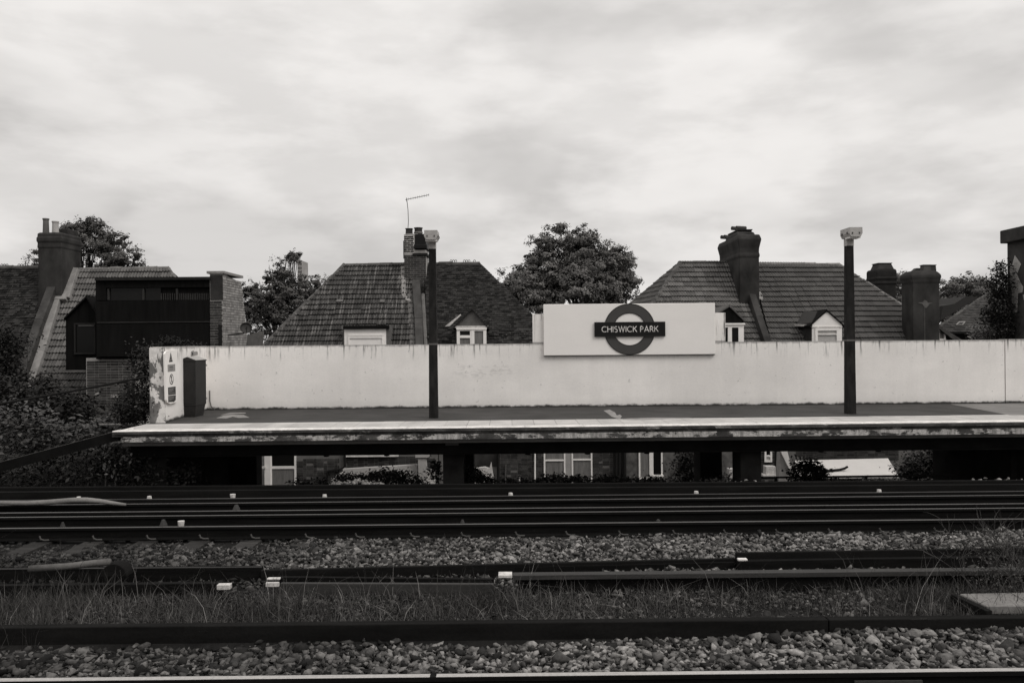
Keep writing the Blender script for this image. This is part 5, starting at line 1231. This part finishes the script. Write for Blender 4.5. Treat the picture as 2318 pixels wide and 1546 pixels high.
MB().prism([P(1766, 1018, 24.2), P(1781, 1016, 24.2), P(1794, 1066, 24.2), P(1787, 1062, 24.2)], (0, .25, 0)).build('verge', 'pvc', so)
MB().prism([P(1766, 1018, 24.3), P(1790, 1070, 24.3), P(1790, 1130, 24.3), P(1762, 1130, 24.3)], (0, .3, 0)).build('gable_wall', 'grey_paint', so)
MB().prism([P(1800, 1042, 25.4), P(2010, 1037, 25.4), P(2034, 1077, 24.0), P(1800, 1079, 24.0)], (0, 0, -.06)).build('sheet_roof', 'pale_sheet', so)
MB().pbox(1800, 1952, 1078, 1130, 24.3, .2).build('front_wall', 'white_old', so)
tag(MB().tube([P(1868, 1066, 24.3), P(1900, 1063, 24.4), P(1912, 1060, 24.4), P(1919, 1056, 24.4)], .04, 6).build('vent_pipe', 'pipe'), 'black bent vent pipe lying on the white lean-to roof', 'pipe')
hp = thing('pipe_rail', 'thin black pipe running level beyond the track under platform right', 'pipe', (8, 15.4, -1))
q0, q1 = P(1716, 1081, 15.6), P(2160, 1075.5, 15.6); MB().tube([q0, q1], .022, 6).build('pipe', 'pipe', hp)
for x in (1757, 1960, 2150): p = P(x, 1079, 15.6); MB().tube([p, (p.x, 15.6, GZ)], .03, 6).build('post', 'pipe', hp)

# ------------------------------------------------------------------ ramp edge and handrail at the left
rm = thing('ramp', 'dark sloping ramp edge falling left from the platform end', 'ramp', (-9, 14.4, -.2))
a, b = P(268, 975, 14.1), P(-420, 1158, 14.1); 
MB().prism([a, b, b + Vector((0, 0, -.17)), a + Vector((0, 0, -.17))], (0, .12, 0)).build('edge_beam', 'steel_dark', rm)
MB().loft([a + Vector((0, -.003, .002)), a + Vector((0, .08, .002)), a + Vector((0, .08, .008)), a + Vector((0, -.003, .008))], [b + Vector((0, -.003, .002)), b + Vector((0, .08, .002)), b + Vector((0, .08, .008)), b + Vector((0, -.003, .008))]).build('top_edge', 'flash_mid', rm)
MB().prism([P(262, 978, 14.05), P(298, 967, 14.4), P(304, 967, 14.4), P(300, 976, 14.05)], (0, 0, -.02)).build('ramp_head', 'white_old', rm)
tr = [(330, 853), (240, 871), (120, 893), (0, 914), (-200, 950)]
hr = thing('handrail', 'black sloping handrail pipe running left from the wall end', 'handrail', P(330, 853, 15.4))
MB().tube([P(x, y, 15.4) for x, y in tr], .024, 8).build('rail', 'pipe', hr)
for x, y in ((-40, 921), (-190, 948)): p = P(x, y, 15.4); MB().tube([p, (p.x, 15.4, -.9)], .024, 6).build('post', 'pipe', hr)

# ------------------------------------------------------------------ trees and plants
tree('dark tree behind the chimney at the far left', [(200, 545, 52, 36), (258, 575, 52, 36), (76, 594, 18, 11), (205, 516, 26, 18), (296, 590, 38, 16), (225, 650, 90, 60), (168, 545, 22, 44), (316, 592, 18, 12), (245, 545, 32, 22), (180, 512, 10, 14), (268, 545, 14, 10), (88, 578, 8, 10)], 36, 2.0, 820, 36, .23, .105, 'leaf_dark', GZ, 200, 'trees beyond the houses')
tree('ragged tree between the black extension and lichened roof', [(650, 660, 34, 46), (588, 700, 28, 40), (705, 685, 30, 36), (634, 615, 20, 24), (610, 636, 9, 34), (658, 592, 16, 18), (648, 582, 6, 10), (668, 580, 7, 8), (566, 650, 9, 30), (650, 740, 100, 50), (622, 680, 40, 50), (718, 640, 14, 14), (590, 645, 12, 16), (695, 655, 30, 24), (616, 606, 6, 18), (655, 690, 60, 40), (575, 690, 24, 40)], 38, 2.2, 1150, 34, .2, .105, 'leaf_dark', GZ, 640, 'trees beyond the houses', .3)
tree('broad full tree behind the station sign', [(1318, 562, 44, 36), (1272, 584, 44, 40), (1370, 596, 42, 34), (1222, 606, 34, 30), (1325, 632, 90, 55), (1408, 624, 30, 30), (1240, 552, 20, 22), (1290, 660, 130, 50), (1155, 640, 30, 24), (1190, 665, 60, 40), (1338, 538, 22, 14), (1400, 660, 46, 30), (1270, 530, 12, 16), (1205, 636, 30, 24), (1420, 600, 14, 12)], 42, 3.5, 1900, 50, .33, .13, 'leaf', GZ, 1320, 'trees beyond the houses', .5)
tree('distant bushy tree between the two right stacks', [(2035, 650, 34, 24), (2055, 690, 50, 40), (2000, 690, 30, 20), (2050, 640, 16, 14)], 46, 2, 330, 44, .36, .14, 'leaf_dark', GZ, 2035, 'trees beyond the houses')
tree('round tree over the small dark roof at right', [(2185, 652, 40, 22), (2150, 672, 28, 24), (2222, 668, 30, 22), (2180, 710, 70, 40)], 48, 2.5, 450, 46, .37, .14, 'leaf', GZ, 2180, 'trees beyond the houses')
tw_b = thing('tower_block', 'distant pale tower block rising behind the ragged tree', 'building', (P(679, 640, 260).x, 260, GZ))
MB().pbox(674, 684, 590, 800, 260, 8).build('tower_body', 'tower', tw_b)
for k in range(5):
    MB().pbox(675, 678, 595 + k * 9, 599 + k * 9, 259.8, .15).build('window', 'render_mid', tw_b); MB().pbox(680, 683, 595 + k * 9, 599 + k * 9, 259.8, .15).build('window', 'render_mid', tw_b)
tag(MB().pbox(2232, 2252, 637, 800, 180, 12).build('far_building', 'flash_mid'), 'pale far building just showing left of the ivied pier', 'building')

def plant(name, label, cat, lobes, Y, depth, clumps, per, spread, leaf, m, zb, group=None, shell=.5, up=.5):
    L = np.array(lobes, float); bx = float((L[:, 0] * L[:, 2]).sum() / L[:, 2].sum()); b = P(bx, 800, Y)
    r = thing(name, label, cat, (b.x, Y, zb), group)
    leaves('foliage', clumped(lobes, clumps, per, Y, depth, spread, shell), leaf, m, r, up); mb = MB()
    for l in lobes:
        t = P(l[0], l[1], Y); s0 = Vector((b.x + (t.x - b.x) * .6, Y + .05, zb)); mb.tube([s0, s0.lerp(t, .5) + Vector((random.uniform(-.1, .1), 0, .05)), t], [.02, .014, .006], 5)
    mb.build('stems', 'twig', r); return r
plant('bramble_bush', 'large light-leaved bramble above the ramp edge at lower left', 'bush', [(60, 985, 70, 52), (30, 940, 44, 32), (140, 988, 56, 34), (205, 972, 46, 22), (30, 1010, 60, 30), (105, 958, 30, 28), (245, 962, 18, 14)], 16.2, .9, 260, 10, .18, .105, 'leaf_bramble', -2.4, 'bushes at the platform end', .6, .9)
plant('ivy_bush', 'dark leafy bush behind the black handrail at left', 'bush', [(120, 930, 90, 34), (50, 912, 60, 26), (178, 925, 30, 24), (15, 890, 30, 34)], 19.5, 1.2, 420, 22, .2, .09, 'leaf_ivy', -3.6, 'bushes at the platform end')
plant('ivy_bush', 'dark creeper climbing the lower roof tiles at far left', 'bush', [(10, 800, 34, 45), (62, 775, 9, 18), (20, 850, 30, 26), (5, 765, 18, 18), (95, 870, 26, 16)], 23.2, .8, 220, 20, .2, .09, 'leaf_ivy', -3.8, 'bushes at the platform end', .3)
plant('undergrowth', 'dark undergrowth below the sloping ramp edge at lower left', 'bush', [(60, 1070, 90, 35), (180, 1055, 80, 40), (270, 1040, 60, 45), (320, 1070, 60, 40), (390, 1075, 60, 30)], 14.9, .5, 420, 14, .14, .075, 'leaf_ivy', -1.2, 'bushes at the platform end')
plant('undergrowth', 'light sprays of leaves under the platform end', 'bush', [(262, 1035, 42, 40), (240, 1010, 25, 20)], 14.5, .25, 40, 10, .12, .07, 'leaf_bramble', -1.0, 'bushes at the platform end', .5, .8)
plant('wall_ivy', 'thick dark ivy over the end of the white return wall', 'ivy', [(318, 815, 26, 36), (320, 870, 30, 40), (300, 920, 48, 40), (340, 850, 14, 18), (285, 940, 35, 25), (345, 905, 14, 20), (325, 935, 34, 24)], 15.75, .35, 330, 18, .09, .055, 'leaf_ivy', -.5, None, .3)
plant('wall_top_plant', 'rounded weedy plant behind the top of the return wall', 'plant', [(385, 775, 24, 12), (365, 785, 18, 8), (410, 780, 14, 7), (445, 783, 16, 3), (345, 790, 14, 10)], 19.0, .4, 120, 14, .08, .05, 'leaf_ivy', 1.4, None, .2)
plant('pier_ivy', 'dark ivy climbing the rendered pier at right edge', 'ivy', [(2268, 640, 22, 40), (2262, 690, 28, 50), (2275, 740, 26, 50), (2250, 645, 18, 25), (2272, 605, 12, 25), (2240, 720, 16, 22)], 19.2, .35, 300, 18, .11, .065, 'leaf_ivy', -3, None, .3)
plant('shrub', 'pale-leaved shrub over the wall top left of the ivied pier', 'shrub', [(2230, 750, 26, 20), (2212, 764, 18, 12), (2240, 735, 14, 16)], 19.6, .4, 60, 14, .1, .06, 'leaf_pale', -2, None, .3, .9)
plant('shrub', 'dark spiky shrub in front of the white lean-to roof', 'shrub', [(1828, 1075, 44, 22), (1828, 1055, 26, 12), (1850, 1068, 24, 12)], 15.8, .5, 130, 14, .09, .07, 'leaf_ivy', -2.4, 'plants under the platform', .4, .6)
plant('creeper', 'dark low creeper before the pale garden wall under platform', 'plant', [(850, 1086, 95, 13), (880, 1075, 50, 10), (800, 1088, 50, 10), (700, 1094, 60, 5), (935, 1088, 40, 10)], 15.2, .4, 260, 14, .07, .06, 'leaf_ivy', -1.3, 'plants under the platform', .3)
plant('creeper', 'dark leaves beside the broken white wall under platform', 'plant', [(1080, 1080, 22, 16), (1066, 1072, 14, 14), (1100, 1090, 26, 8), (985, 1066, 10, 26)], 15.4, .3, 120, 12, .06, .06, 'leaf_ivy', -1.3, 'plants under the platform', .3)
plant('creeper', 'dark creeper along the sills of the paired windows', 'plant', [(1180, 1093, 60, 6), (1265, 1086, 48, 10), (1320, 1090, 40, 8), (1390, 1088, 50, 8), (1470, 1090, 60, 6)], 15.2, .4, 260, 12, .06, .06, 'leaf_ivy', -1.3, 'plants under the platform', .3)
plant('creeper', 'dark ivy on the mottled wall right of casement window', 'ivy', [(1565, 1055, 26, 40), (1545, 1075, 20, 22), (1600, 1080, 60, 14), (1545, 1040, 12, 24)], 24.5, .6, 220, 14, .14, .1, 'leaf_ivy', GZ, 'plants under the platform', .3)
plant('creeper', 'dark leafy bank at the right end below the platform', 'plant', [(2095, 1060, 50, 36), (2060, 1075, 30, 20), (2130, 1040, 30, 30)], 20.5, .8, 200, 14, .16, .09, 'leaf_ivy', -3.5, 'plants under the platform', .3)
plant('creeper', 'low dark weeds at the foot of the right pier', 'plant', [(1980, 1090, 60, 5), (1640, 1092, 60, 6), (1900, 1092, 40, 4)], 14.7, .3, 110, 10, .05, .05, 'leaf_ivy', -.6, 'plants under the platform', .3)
for o in S.objects:
    if '_root' in o: del o['_root']
